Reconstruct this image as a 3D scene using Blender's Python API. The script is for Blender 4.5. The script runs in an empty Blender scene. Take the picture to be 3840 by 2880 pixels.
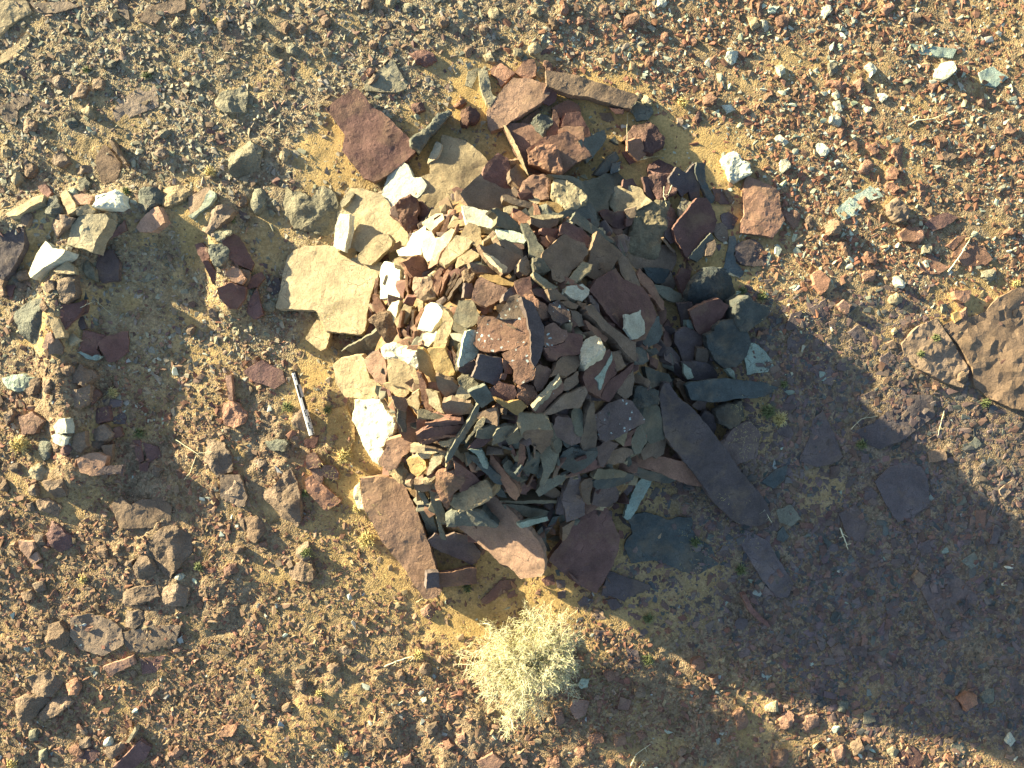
import bpy, math, random
import numpy as np
from mathutils.geometry import delaunay_2d_cdt
from mathutils import Vector

random.seed(7); rng = np.random.default_rng(7)
S = bpy.context.scene
COL = S.collection
# ------------------------------------------------------------------ camera, sky, sun, exposure
HC = 5.12                      # camera height above the ground, looking straight down
cam = bpy.data.cameras.new('camera'); cam.lens = 24; cam.sensor_width = 36; cam.clip_start = .05; cam.clip_end = 2000
co = bpy.data.objects.new('camera', cam); COL.objects.link(co); co.location = (0, 0, HC); S.camera = co
SUN_EL, SUN_ANG = 10.3, 30.0   # sun low in the upper left of the picture
W = bpy.data.worlds.new('World'); S.world = W; W.use_nodes = True
wt = W.node_tree; bg = wt.nodes['Background']; sky = wt.nodes.new('ShaderNodeTexSky')
sky.sky_type = 'NISHITA'; sky.sun_disc = False; sky.sun_elevation = math.radians(SUN_EL)
sky.sun_rotation = math.radians(-(90 - SUN_ANG)); sky.altitude = 900; sky.dust_density = 1.5
wt.links.new(sky.outputs[0], bg.inputs[0]); bg.inputs[1].default_value = 0.072
sl = bpy.data.lights.new('sun', 'SUN'); sl.energy = 5.0; sl.angle = math.radians(.55); sl.color = (1, .875, .56)
so = bpy.data.objects.new('sun', sl); COL.objects.link(so)
ce = math.cos(math.radians(SUN_EL))
SUNV = Vector((-math.cos(math.radians(SUN_ANG)) * ce, math.sin(math.radians(SUN_ANG)) * ce, math.sin(math.radians(SUN_EL))))
so.rotation_euler = SUNV.to_track_quat('Z', 'Y').to_euler(); so.location = (-4, 3, 6)
vs = S.view_settings; vs.view_transform = 'Standard'; vs.look = 'None'; vs.gamma = 1; vs.exposure = 2.15; vs.use_curve_mapping = False
SX, SY = -math.cos(math.radians(SUN_ANG)), math.sin(math.radians(SUN_ANG))

# ------------------------------------------------------------------ helpers
def px2w(px, py, z=0.0):
    k = (1 - z / HC) / 500.0
    return (px - 1920) * k, (1440 - py) * k

class VNoise:
    def __init__(s, seed): s.t = np.random.default_rng(seed).random((256, 256))
    def __call__(s, x, y):
        xi = np.floor(x).astype(int); yi = np.floor(y).astype(int); fx = x - xi; fy = y - yi
        fx = fx * fx * fx * (fx * (fx * 6 - 15) + 10); fy = fy * fy * fy * (fy * (fy * 6 - 15) + 10)
        a = s.t[xi & 255, yi & 255]; b = s.t[(xi + 1) & 255, yi & 255]; c = s.t[xi & 255, (yi + 1) & 255]; d = s.t[(xi + 1) & 255, (yi + 1) & 255]
        return (a * (1 - fx) + b * fx) * (1 - fy) + (c * (1 - fx) + d * fx) * fy - .5
VN = [VNoise(i) for i in range(12)]
def fbm(x, y, scale, octv=4, seed=0, gain=.5):
    r = 0; a = 1.
    for i in range(octv):
        f = (2.03 ** i) / scale; r = r + a * VN[(seed + i) % 12](x * f + 17.3 * i + 91, y * f * 1.01 + 5.7 * i + 77); a *= gain
    return r

SAND = [(1290,560,110,1),(1240,640,90,.8),(1820,420,120,.9),(1960,280,90,.7),(1650,580,90,1),(1900,560,110,1),(2250,470,150,.9),(2400,560,160,.9),(2620,640,160,.9),(2330,640,120,1),(2700,900,120,.9),(2560,960,180,.8),
        (2620,1330,120,.9),(2700,1540,150,.9),(2480,1200,120,.8),(2330,1880,160,1),(2500,2180,160,.8),(2050,2180,130,.9),(1900,2060,120,1),(1230,1420,110,.7),(1170,1520,90,.7),(1400,1800,120,.9),(1250,2000,120,.6),(1400,2200,130,.6),
        (1500,2330,160,.5),(1250,2480,220,.35),(740,950,150,.4),(600,1150,260,.35),(170,1000,60,.8),(190,850,60,.7),(700,1350,180,.4),(1000,300,100,.4),(2350,2000,140,.9),(1750,2250,170,.8),(2900,900,60,.6),(2950,1050,100,.4),(3080,1850,80,.7),(3650,1150,130,.6),(1600,470,90,.6),(2780,1500,100,.8)]
def sstep(a, b, x): t = np.clip((x - a) / (b - a), 0, 1); return t * t * (3 - 2 * t)
def zones(px, py, wob=0.):
    """soft weights: upper right (red and pale), upper left (grey tan), lower left (brown), lower right (purple grey)"""
    x = px + wob; y = py + wob
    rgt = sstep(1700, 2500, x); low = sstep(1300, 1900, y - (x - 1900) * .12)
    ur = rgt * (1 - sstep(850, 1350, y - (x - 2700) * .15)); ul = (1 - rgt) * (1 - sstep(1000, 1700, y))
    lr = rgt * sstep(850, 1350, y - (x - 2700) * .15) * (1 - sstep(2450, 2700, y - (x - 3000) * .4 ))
    ll = np.clip(1 - ur - ul - lr, 0, 1)
    return ur, ul, ll, lr
def crust(X, Y, sm):
    px = X * 500 + 1920; py = 1440 - Y * 500; a, b_, c_, d_ = zones(px, py)
    return np.clip(fbm(X, Y, .55, 4, 10) * 3.2 + .22, 0, 1) * (.15 * a + .45 * b_ + .95 * c_ + .6 * d_) * (1 - sm) ** 1.2
def flake(X, Y):
    f = fbm(X, Y, .24, 5, 1, .55) * 8; g = np.floor(f); return (g + np.clip((f - g) * 5, 0, 1)) / 8
def sandmap(X, Y):
    px = X * 500 + 1920; py = 1440 - Y * 500
    wob = fbm(X, Y, .35, 4, 3) * 90
    s = np.zeros_like(X) + .12
    for cx, cy, r, w in SAND:
        d = np.hypot(px - cx + wob, py - cy + wob * .6) / r
        s = np.maximum(s, w * np.clip(1.9 - d, 0, 1))
    lr_ = zones(px, py)[3]
    s = s * (1 - .35 * lr_) + .50 * np.clip(fbm(X, Y, .30, 4, 5) * 2.0 - .2, -.2, 1) * (1 - .75 * lr_)
    return np.clip(s, 0, 1)
BERM = [(20, 850, 480, 790), (480, 790, 800, 830), (300, 850, 230, 1250), (230, 1250, 330, 1720), (840, 900, 900, 1120)]   # bank added under the low ruined left wall to lengthen its shadow
def gnd(X, Y, sm=None):
    if sm is None: sm = sandmap(X, Y)
    z = fbm(X, Y, 1.6, 3, 0) * .05
    z = z + fbm(X, Y, .22, 3, 2) * .009 * (1 - .3 * sm)
    z = z + fbm(X, Y, .05, 3, 4, .6) * .006 * (1 - .75 * sm)
    px = X * 500 + 1920; py = 1440 - Y * 500
    q = np.hypot((px - 1900) / 800, (py - 1380) / 880)
    z = z * np.clip(q * 1.1 - .1, .35, 1) + crust(X, Y, sm) * flake(X, Y) * .05
    d = np.full(np.shape(X), 1e9)
    for x1, y1, x2, y2 in BERM:
        t = np.clip(((px - x1) * (x2 - x1) + (py - y1) * (y2 - y1)) / ((x2 - x1) ** 2 + (y2 - y1) ** 2), 0, 1)
        d = np.minimum(d, np.hypot(px - x1 - t * (x2 - x1), py - y1 - t * (y2 - y1)))
    return z + .12 * np.exp(-(d / 80) ** 2) - .03 * np.exp(-(((px - 590) / 170) ** 2 + ((py - 1330) / 420) ** 2))
MC = (1915, 1405)
def mound(X, Y):
    px = X * 500 * 1.07 + 1920; py = 1440 - Y * 500 * 1.07
    dx = px - MC[0]; dy = py - MC[1]
    ax = np.where(dx > 0, 640, 600); ay = np.where(dy > 0, 700, 800)
    r = np.clip(np.sqrt((dx / ax) ** 2 + (dy / ay) ** 2), 0, 1)
    hollow = .30 * np.exp(-(((px - 1960) / 170) ** 2 + ((py - 1860) / 120) ** 2))
    return 1.04 * np.cos(r * math.pi / 2) ** .85 - hollow * (r < 1)

# ------------------------------------------------------------------ materials
def newmat(name):
    m = bpy.data.materials.new(name); m.use_nodes = True; nt = m.node_tree; b = nt.nodes['Principled BSDF']
    b.inputs['Roughness'].default_value = .85; b.inputs['Specular IOR Level'].default_value = .25
    return m, nt, b
def N(nt, t, **k):
    n = nt.nodes.new(t)
    for a, v in k.items(): setattr(n, a, v)
    return n
def mixc(nt, blend, fac, a, b):
    n = N(nt, 'ShaderNodeMix', data_type='RGBA', blend_type=blend)
    for i, v in ((0, fac), (6, a), (7, b)):
        if isinstance(v, (int, float)): n.inputs[i].default_value = v
        elif isinstance(v, tuple): n.inputs[i].default_value = v
        else: nt.links.new(v, n.inputs[i])
    return n.outputs[2]
def ramp(nt, src, stops, interp='LINEAR'):
    n = N(nt, 'ShaderNodeValToRGB'); e = n.color_ramp.elements; n.color_ramp.interpolation = interp
    e[0].position, e[0].color = stops[0][0], (*[stops[0][1]] * 3, 1) if not isinstance(stops[0][1], tuple) else stops[0][1]
    e[1].position, e[1].color = stops[1][0], (*[stops[1][1]] * 3, 1) if not isinstance(stops[1][1], tuple) else stops[1][1]
    for p, c in stops[2:]:
        x = e.new(p); x.color = (c, c, c, 1) if not isinstance(c, tuple) else c
    nt.links.new(src, n.inputs[0]); return n.outputs[0]
def noise(nt, vec, scale, detail=4, rough=.55, dist=0.):
    n = N(nt, 'ShaderNodeTexNoise'); n.inputs['Scale'].default_value = scale; n.inputs['Detail'].default_value = detail
    n.inputs['Roughness'].default_value = rough; n.inputs['Distortion'].default_value = dist
    nt.links.new(vec, n.inputs['Vector']); return n.outputs[0]
def bump(nt, h, strength, dist, prev=None):
    n = N(nt, 'ShaderNodeBump'); n.inputs['Strength'].default_value = strength; n.inputs['Distance'].default_value = dist
    nt.links.new(h, n.inputs['Height'])
    if prev is not None: nt.links.new(prev, n.inputs['Normal'])
    return n.outputs[0]

def rock_material(name, attr=False, rough=0., lichen=0.):
    m, nt, b = newmat(name)
    tc = N(nt, 'ShaderNodeTexCoord'); oi = N(nt, 'ShaderNodeObjectInfo')
    if attr:
        at = N(nt, 'ShaderNodeAttribute', attribute_name='col'); base = at.outputs['Color']; vec = tc.outputs['Object']
    else:
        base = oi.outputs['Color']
        mu = N(nt, 'ShaderNodeMath', operation='MULTIPLY'); mu.inputs[1].default_value = 37.
        nt.links.new(oi.outputs['Random'], mu.inputs[0])
        ad = N(nt, 'ShaderNodeVectorMath', operation='ADD'); nt.links.new(tc.outputs['Object'], ad.inputs[0]); nt.links.new(mu.outputs[0], ad.inputs[1]); vec = ad.outputs[0]
    v1 = ramp(nt, noise(nt, vec, 7, 6, .6), [(.28, .66), (.72, 1.3)])
    v2 = ramp(nt, noise(nt, vec, 110, 5, .7), [(.3, .72), (.7, 1.28)])
    c = mixc(nt, 'MULTIPLY', 1., base, v1); c = mixc(nt, 'MULTIPLY', 1., c, v2)
    dust = ramp(nt, noise(nt, vec, 4.3, 7, .68, .6), [(.5, 0.), (.72, .34)])
    c = mixc(nt, 'MIX', dust, c, (.36, .25, .14, 1))
    rust = ramp(nt, noise(nt, vec, 11, 5, .6, .4), [(.60, 0.), (.74, .45)])
    c = mixc(nt, 'MIX', rust, c, (.13, .085, .06, 1))
    if lichen:
        vo = N(nt, 'ShaderNodeTexVoronoi'); vo.inputs['Scale'].default_value = 26; vo.inputs['Randomness'].default_value = 1; nt.links.new(vec, vo.inputs['Vector'])
        dn = N(nt, 'ShaderNodeMath', operation='ADD'); nt.links.new(vo.outputs['Distance'], dn.inputs[0])
        s2 = N(nt, 'ShaderNodeMath', operation='MULTIPLY_ADD'); nt.links.new(noise(nt, vec, 60, 3), s2.inputs[0]); s2.inputs[1].default_value = 1.1; s2.inputs[2].default_value = -.50
        nt.links.new(s2.outputs[0], dn.inputs[1])
        gate = ramp(nt, noise(nt, vec, 9, 3), [(.46, 0.), (.52, 1.)])
        sp = ramp(nt, dn.outputs[0], [(.17, .85), (.24, 0.)]); sp = mixc(nt, 'MULTIPLY', 1., sp, gate)
        c = mixc(nt, 'MIX', sp, c, (.50, .62, .60, 1))
    crk = None
    if not attr:
        wv = N(nt, 'ShaderNodeVectorMath', operation='ADD'); nt.links.new(vec, wv.inputs[0])
        nz = N(nt, 'ShaderNodeTexNoise'); nz.inputs['Scale'].default_value = 9; nz.inputs['Detail'].default_value = 4; nt.links.new(vec, nz.inputs['Vector'])
        sc_ = N(nt, 'ShaderNodeVectorMath', operation='SCALE'); sc_.inputs['Scale'].default_value = .16; nt.links.new(nz.outputs['Color'], sc_.inputs[0]); nt.links.new(sc_.outputs[0], wv.inputs[1])
        ve = N(nt, 'ShaderNodeTexVoronoi', feature='DISTANCE_TO_EDGE'); ve.inputs['Scale'].default_value = 8.5; nt.links.new(wv.outputs[0], ve.inputs['Vector'])
        line = ramp(nt, ve.outputs['Distance'], [(.004, 1.), (.022, 0.)]); gt = ramp(nt, noise(nt, vec, 7, 3), [(.56, 0.), (.63, 1.)])
        crk = mixc(nt, 'MULTIPLY', 1., line, gt); c = mixc(nt, 'MIX', mixc(nt, 'MULTIPLY', 1., crk, (.6, .6, .6, 1)), c, (.035, .025, .02, 1))
    nt.links.new(c, b.inputs['Base Color'])
    nb = None
    if not attr:
        # peeled cleavage layers: stepped relief, plus fine grain
        st = N(nt, 'ShaderNodeMath', operation='SNAP'); st.inputs[1].default_value = .085
        nt.links.new(noise(nt, vec, 4.6 + 3 * rough, 5, .58, .35), st.inputs[0])
        nb = bump(nt, st.outputs[0], .8, .05 + .03 * rough, None)
        ci = N(nt, 'ShaderNodeInvert'); nt.links.new(crk, ci.inputs['Color']); nb = bump(nt, ci.outputs[0], .6, .004, nb)
        nb = bump(nt, noise(nt, vec, 24, 6, .65, .3), .55 + .4 * rough, .014 + .02 * rough, nb)
    nb = bump(nt, noise(nt, vec, 150, 4, .65), .4, .0028, nb)
    nt.links.new(nb, b.inputs['Normal'])
    return m
MAT = {'s': rock_material('weathered_slate'), 'r': rock_material('rough_rock', rough=1.), 'L': rock_material('lichen_slate', lichen=1.), 'g': rock_material('loose_stone', attr=True)}

PAL = dict(q=(.46, .40, .275), t=(.36, .295, .185), o=(.235, .212, .145), r=(.262, .15, .105), m=(.165, .092, .078), p=(.145, .112, .105), g=(.15, .15, .118),
           d=(.088, .10, .095), w=(.55, .54, .42), b=(.215, .155, .11), y=(.40, .27, .115), k=(.37, .235, .165), c=(.34, .40, .32))
NAMEC = dict(q='cream', t='tan', o='olive grey', r='red brown', m='maroon', p='purple grey', g='green grey', d='dark slate', w='pale', b='brown', y='ochre', k='pinkish', c='pale turquoise')

# ------------------------------------------------------------------ ground sheet
def axis(a, b, step):
    c = np.arange(a, b + step * .5, step); e = [b]; st = step
    while e[-1] < 900: st *= 1.35; e.append(e[-1] + st)
    f = [a]; st = step
    while f[-1] > -900: st *= 1.35; f.append(f[-1] - st)
    return np.concatenate([np.array(f[1:])[::-1], c, np.array(e[1:])])
gx = axis(-4.3, 4.3, .0135); gy = axis(-3.4, 3.4, .0135)
GX, GY = np.meshgrid(gx, gy); sm = sandmap(GX, GY)
farf = np.clip(1 - (np.hypot(GX, GY) - 5) / 30, 0, 1)
GZ = gnd(GX, GY, sm) * farf
PXG = GX * 500 + 1920; PYG = 1440 - GY * 500
ur, ul, ll, lr = zones(PXG, PYG, fbm(GX, GY, .8, 3, 6) * 500)
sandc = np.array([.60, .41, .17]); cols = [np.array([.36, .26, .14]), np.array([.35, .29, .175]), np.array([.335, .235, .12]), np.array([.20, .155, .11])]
base = sum(w[..., None] * c for w, c in zip((ur, ul, ll, lr), cols)) / (ur + ul + ll + lr)[..., None]
v = np.clip(.9 + fbm(GX, GY, .06, 4, 7, .7) * .9, .5, 1.4)[..., None]
cru = crust(GX, GY, sm)[..., None]; stepc = (.85 + .5 * (flake(GX, GY) * 8 % 3) / 3)[..., None]
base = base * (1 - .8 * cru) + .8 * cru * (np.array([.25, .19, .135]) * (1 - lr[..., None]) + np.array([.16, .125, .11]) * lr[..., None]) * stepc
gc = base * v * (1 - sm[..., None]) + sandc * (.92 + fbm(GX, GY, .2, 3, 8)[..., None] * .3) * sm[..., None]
gc = gc * np.array([1, 1, 1])
ny, nx = GX.shape
def grid_mesh(name, X, Y, Z):
    ny, nx = X.shape
    me = bpy.data.meshes.new(name); n = nx * ny
    me.vertices.add(n); me.vertices.foreach_set('co', np.stack([X, Y, Z], -1).astype('f').ravel())
    i = np.arange(n).reshape(ny, nx); q = np.stack([i[:-1, :-1], i[:-1, 1:], i[1:, 1:], i[1:, :-1]], -1).reshape(-1, 4)
    me.loops.add(q.size); me.loops.foreach_set('vertex_index', q.ravel().astype('i'))
    me.polygons.add(len(q)); me.polygons.foreach_set('loop_start', (np.arange(len(q)) * 4).astype('i'))
    me.update(calc_edges=True); me.polygons.foreach_set('use_smooth', np.ones(len(q), bool)); return me
gme = grid_mesh('ground', GX, GY, GZ)
ca = gme.color_attributes.new('col', 'FLOAT_COLOR', 'POINT')
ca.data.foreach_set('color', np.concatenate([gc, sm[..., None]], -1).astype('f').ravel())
m, nt, b = newmat('stony_desert_soil')
tc = N(nt, 'ShaderNodeTexCoord'); at = N(nt, 'ShaderNodeAttribute', attribute_name='col'); vec = tc.outputs['Object']
c = mixc(nt, 'MULTIPLY', 1., at.outputs['Color'], ramp(nt, noise(nt, vec, 55, 6, .7), [(.3, .62), (.7, 1.32)]))
vo = N(nt, 'ShaderNodeTexVoronoi'); vo.inputs['Scale'].default_value = 95; nt.links.new(vec, vo.inputs['Vector'])
chips = ramp(nt, vo.outputs['Color'], [(.0, .55), (1., 1.4)])
inv = N(nt, 'ShaderNodeMath', operation='SUBTRACT'); inv.inputs[0].default_value = .75; nt.links.new(at.outputs['Alpha'], inv.inputs[1]); inv.use_clamp = True
c = mixc(nt, 'MULTIPLY', inv.outputs[0], c, chips)
v2_ = N(nt, 'ShaderNodeTexVoronoi'); v2_.inputs['Scale'].default_value = 48; nt.links.new(vec, v2_.inputs['Vector'])
hue = ramp(nt, v2_.outputs['Color'], [(.0, (.15, .10, .07, 1)), (.45, (.27, .19, .12, 1)), (.75, (.36, .29, .19, 1)), (1., (.22, .13, .09, 1))])
pick = N(nt, 'ShaderNodeMath', operation='MULTIPLY'); nt.links.new(inv.outputs[0], pick.inputs[0]); nt.links.new(ramp(nt, noise(nt, vec, 38, 3), [(.42, 0.), (.55, 1.)]), pick.inputs[1])
c = mixc(nt, 'MIX', pick.outputs[0], c, hue)
nt.links.new(c, b.inputs['Base Color']); b.inputs['Roughness'].default_value = .95; b.inputs['Specular IOR Level'].default_value = .1
bs = N(nt, 'ShaderNodeMath', operation='MULTIPLY_ADD'); nt.links.new(at.outputs['Alpha'], bs.inputs[0]); bs.inputs[1].default_value = -.55; bs.inputs[2].default_value = .8
n1 = N(nt, 'ShaderNodeBump'); n1.inputs['Distance'].default_value = .006; nt.links.new(bs.outputs[0], n1.inputs['Strength']); nt.links.new(vo.outputs['Distance'], n1.inputs['Height'])
n2 = bump(nt, noise(nt, vec, 130, 5, .7), .4, .005, n1.outputs[0]); nt.links.new(n2, b.inputs['Normal'])
gme.materials.append(m)
go = bpy.data.objects.new('ground', gme); COL.objects.link(go); go['kind'] = 'structure'

# ------------------------------------------------------------------ height raster on which stones settle
RS = .01; X0, Y0 = -4.4, -3.5; RW, RH = 880, 700
rx = X0 + (np.arange(RW) + .5) * RS; ry = Y0 + (np.arange(RH) + .5) * RS
RX, RY = np.meshgrid(rx, ry); G0 = gnd(RX, RY); GM = mound(RX, RY); G = G0 + GM
def gz(x, y): return float(G[min(RH - 1, max(0, int((y - Y0) / RS))), min(RW - 1, max(0, int((x - X0) / RS)))])
def inside(P, X, Y):
    r = np.zeros(X.shape, bool); n = len(P)
    for i in range(n):
        x1, y1 = P[i]; x2, y2 = P[(i + 1) % n]
        if y1 == y2: continue
        c = ((y1 > Y) != (y2 > Y)) & (X < (x2 - x1) * (Y - y1) / (y2 - y1) + x1); r ^= c
    return r
def roughen(P, seg=.018, amp=.10, rnd=random):
    out = []
    for i in range(len(P)):
        a = np.array(P[i]); b = np.array(P[(i + 1) % len(P)]); L = np.hypot(*(b - a)); n = max(1, min(40, int(round(L / seg))))
        nrm = np.array([-(b - a)[1], (b - a)[0]]) / max(L, 1e-6); bow = rnd.uniform(-.02, .02) * L
        out.append(tuple(a + np.array([rnd.uniform(-1, 1), rnd.uniform(-1, 1)]) * .0015)); w = 0
        for k in range(1, n):
            t = k / n; w = w * .55 + rnd.uniform(-1, 1) * seg * amp * 1.6
            out.append(tuple(a + (b - a) * t + nrm * (w + bow * 4 * t * (1 - t))))
    return out
def tile_scale(t): return TILES[t]
TILES = {'A': (1140, 220, 2.8933), 'B': (1740, 220, 2.8933), 'C': (2240, 340, 2.8933), 'D': (1040, 640, 2.8933), 'E': (1640, 640, 2.8933), 'F': (2240, 640, 2.8933), 'G': (1240, 1080, 2.8933),
         'H': (1800, 1080, 2.8933), 'I': (2360, 1080, 2.8933), 'J': (1240, 1500, 2.8933), 'K': (1840, 1500, 2.8933), 'L': (2320, 1440, 2.8933), 'M': (1300, 1780, 2.8933), 'N': (1900, 1780, 3.6166),
         'P': (0, 0, 4.34), 'Q': (0, 600, 4.34), 'R': (0, 1260, 4.34), 'S': (0, 1960, 5.546), 'T': (2640, 0, 5.425), 'U': (2880, 820, 4.34), 'V': (2640, 1480, 5.425), 'W': (2400, 2160, 11.339),
         'X': (1500, 2160, 7.565), 'Y': (840, 1640, 5.674), 'Z': (720, 700, 2.8933), '0': (0, 0, 10.)}

def slab_mesh(name, P, plane, th, kind, cx, cy, zc, seed):
    """P outline (world xy); plane (a,bx,by) of the top; th thickness. Irregular top, broken layered sides."""
    rnd = random.Random(seed)
    P = roughen(P, .016 if kind != 'r' else .02, .14 if kind != 'r' else .26, rnd)
    A = np.array(P); n = len(P)
    x0, y0 = A.min(0); x1, y1 = A.max(0); step = max(.016, math.sqrt((x1 - x0) * (y1 - y0)) / 26)
    if th < .0045: step = .04
    xs = np.arange(x0 + step / 2, x1, step); ys = np.arange(y0 + step / 2, y1, step)
    pts = list(P)
    if len(xs) and len(ys):
        QX, QY = np.meshgrid(xs, ys); QX = QX + (rng.random(QX.shape) - .5) * step * .7; QY = QY + (rng.random(QY.shape) - .5) * step * .7
        M = inside(P, QX, QY); QX = QX[M]; QY = QY[M]
        d = np.min(np.hypot(QX[:, None] - A[None, :, 0], QY[:, None] - A[None, :, 1]), 1) if len(QX) else np.array([])
        for x, y, dd in zip(QX, QY, d):
            if dd > step * .38: pts.append((float(x), float(y)))
    res = delaunay_2d_cdt([Vector(p) for p in pts], [], [list(range(n))], 1, 1e-5)
    V2 = np.array([[v.x, v.y] for v in res[0]]); F = [tuple(f) for f in res[2]]
    if not F: return None
    cnt = {}
    for f in F:
        for i in range(len(f)): e = (f[i], f[(i + 1) % len(f)]); cnt[e] = 1
    bd = {e[0]: e[1] for e in cnt if (e[1], e[0]) not in cnt}
    loops = []; left = dict(bd)
    while left:
        s = next(iter(left)); lp = [s]; nx_ = left.pop(s)
        while nx_ != s and nx_ in left: lp.append(nx_); nx_ = left.pop(nx_)
        if nx_ == s and len(lp) > 2: loops.append(lp)
    if not loops: return None
    lp = max(loops, key=len)
    B = V2[lp]; D = np.min(np.hypot(V2[:, 0:1] - B[None, :, 0], V2[:, 1:2] - B[None, :, 1]), 1)
    sx, sy = rnd.uniform(0, 60), rnd.uniform(0, 60)
    a, bx, by = plane
    zt = a + bx * (V2[:, 0] - cx) + by * (V2[:, 1] - cy)
    size = math.sqrt((x1 - x0) * (y1 - y0))
    X = V2[:, 0] + sx; Y = V2[:, 1] + sy
    if kind in 'r':
        fac = np.full(len(X), 9.)
        for q in range(7):
            an = rnd.uniform(0, 6.28); sl_ = rnd.uniform(.05, .75); off = rnd.uniform(.05, .42) * size
            fac = np.minimum(fac, sl_ * (off - ((V2[:, 0] - cx) * math.cos(an) + (V2[:, 1] - cy) * math.sin(an))))
        fac = np.maximum(np.minimum(fac, th * .25), -th * .75); zt += fac + fbm(X, Y, .13, 4, 1, .5) * min(.03, th * .4)
    elif kind == 'c':
        zt += fbm(X, Y, .10, 4, 1, .6) * min(.026, th * .35) - np.exp(-D / .006) * th * .08
    elif th > .0045:
        f = fbm(X, Y, .30, 4, 2, .55); zt += np.round(f * 9) / 9 * min(.022, th * .35) + fbm(X, Y, .05, 3, 5) * .003
        if kind == 'f' and th > .09: g_ = 1 - 2 * np.abs(fbm(X, Y, .16, 4, 4, .6)); zt += (g_ - .6) * .007 + flake(X, Y) * .02 + fbm(X, Y, .05, 3, 1) * .004
    zt -= zc
    verts = [(x - cx, y - cy, z) for (x, y), z in zip(V2, zt)]; faces = list(F)
    lay = 3 if th > .03 and kind != 'r' else 2
    if th <= .0045: lay = 1
    nl = len(lp); cen = B.mean(0); prev = None
    outn = np.roll(B, -1, 0) - np.roll(B, 1, 0); outn = np.stack([outn[:, 1], -outn[:, 0]], 1); outn /= np.maximum(np.hypot(outn[:, 0], outn[:, 1]), 1e-6)[:, None]
    area = np.sum(B[:, 0] * np.roll(B[:, 1], -1) - np.roll(B[:, 0], -1) * B[:, 1]); outn *= 1 if area > 0 else -1
    # tilt offset so that sides run square to the top
    for k in range(lay + 1):
        t = k / lay; st = len(verts)
        j = rnd.uniform(-.0035, .0045) * (k > 0) * (1 if th > .01 else .2) if kind != 'r' else (.008 if k == 1 else -.006) * (k > 0)
        for q, vi in enumerate(lp):
            jj = j + (rnd.uniform(-.0012, .0012) if k and th > .01 else 0)
            x = V2[vi, 0] + outn[q, 0] * jj + bx * th * t * .9; y = V2[vi, 1] + outn[q, 1] * jj + by * th * t * .9
            verts.append((x - cx, y - cy, zt[vi] - th * t))
        if prev is not None:
            for q in range(nl):
                q2 = (q + 1) % nl; faces.append((prev + q, st + q, st + q2, prev + q2) if area > 0 else (prev + q2, st + q2, st + q, prev + q))
        prev = st
    faces.append(tuple(prev + q for q in range(nl))[::-1])
    me = bpy.data.meshes.new(name); me.from_pydata(verts, [], faces); me.validate()
    me.polygons.foreach_set('use_smooth', [True] * (len(me.polygons)))
    if kind == 'r': me.polygons.foreach_set('use_smooth', [False] * len(me.polygons))
    else: me.set_sharp_from_angle(angle=math.radians(9))
    me.update(); return me

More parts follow.
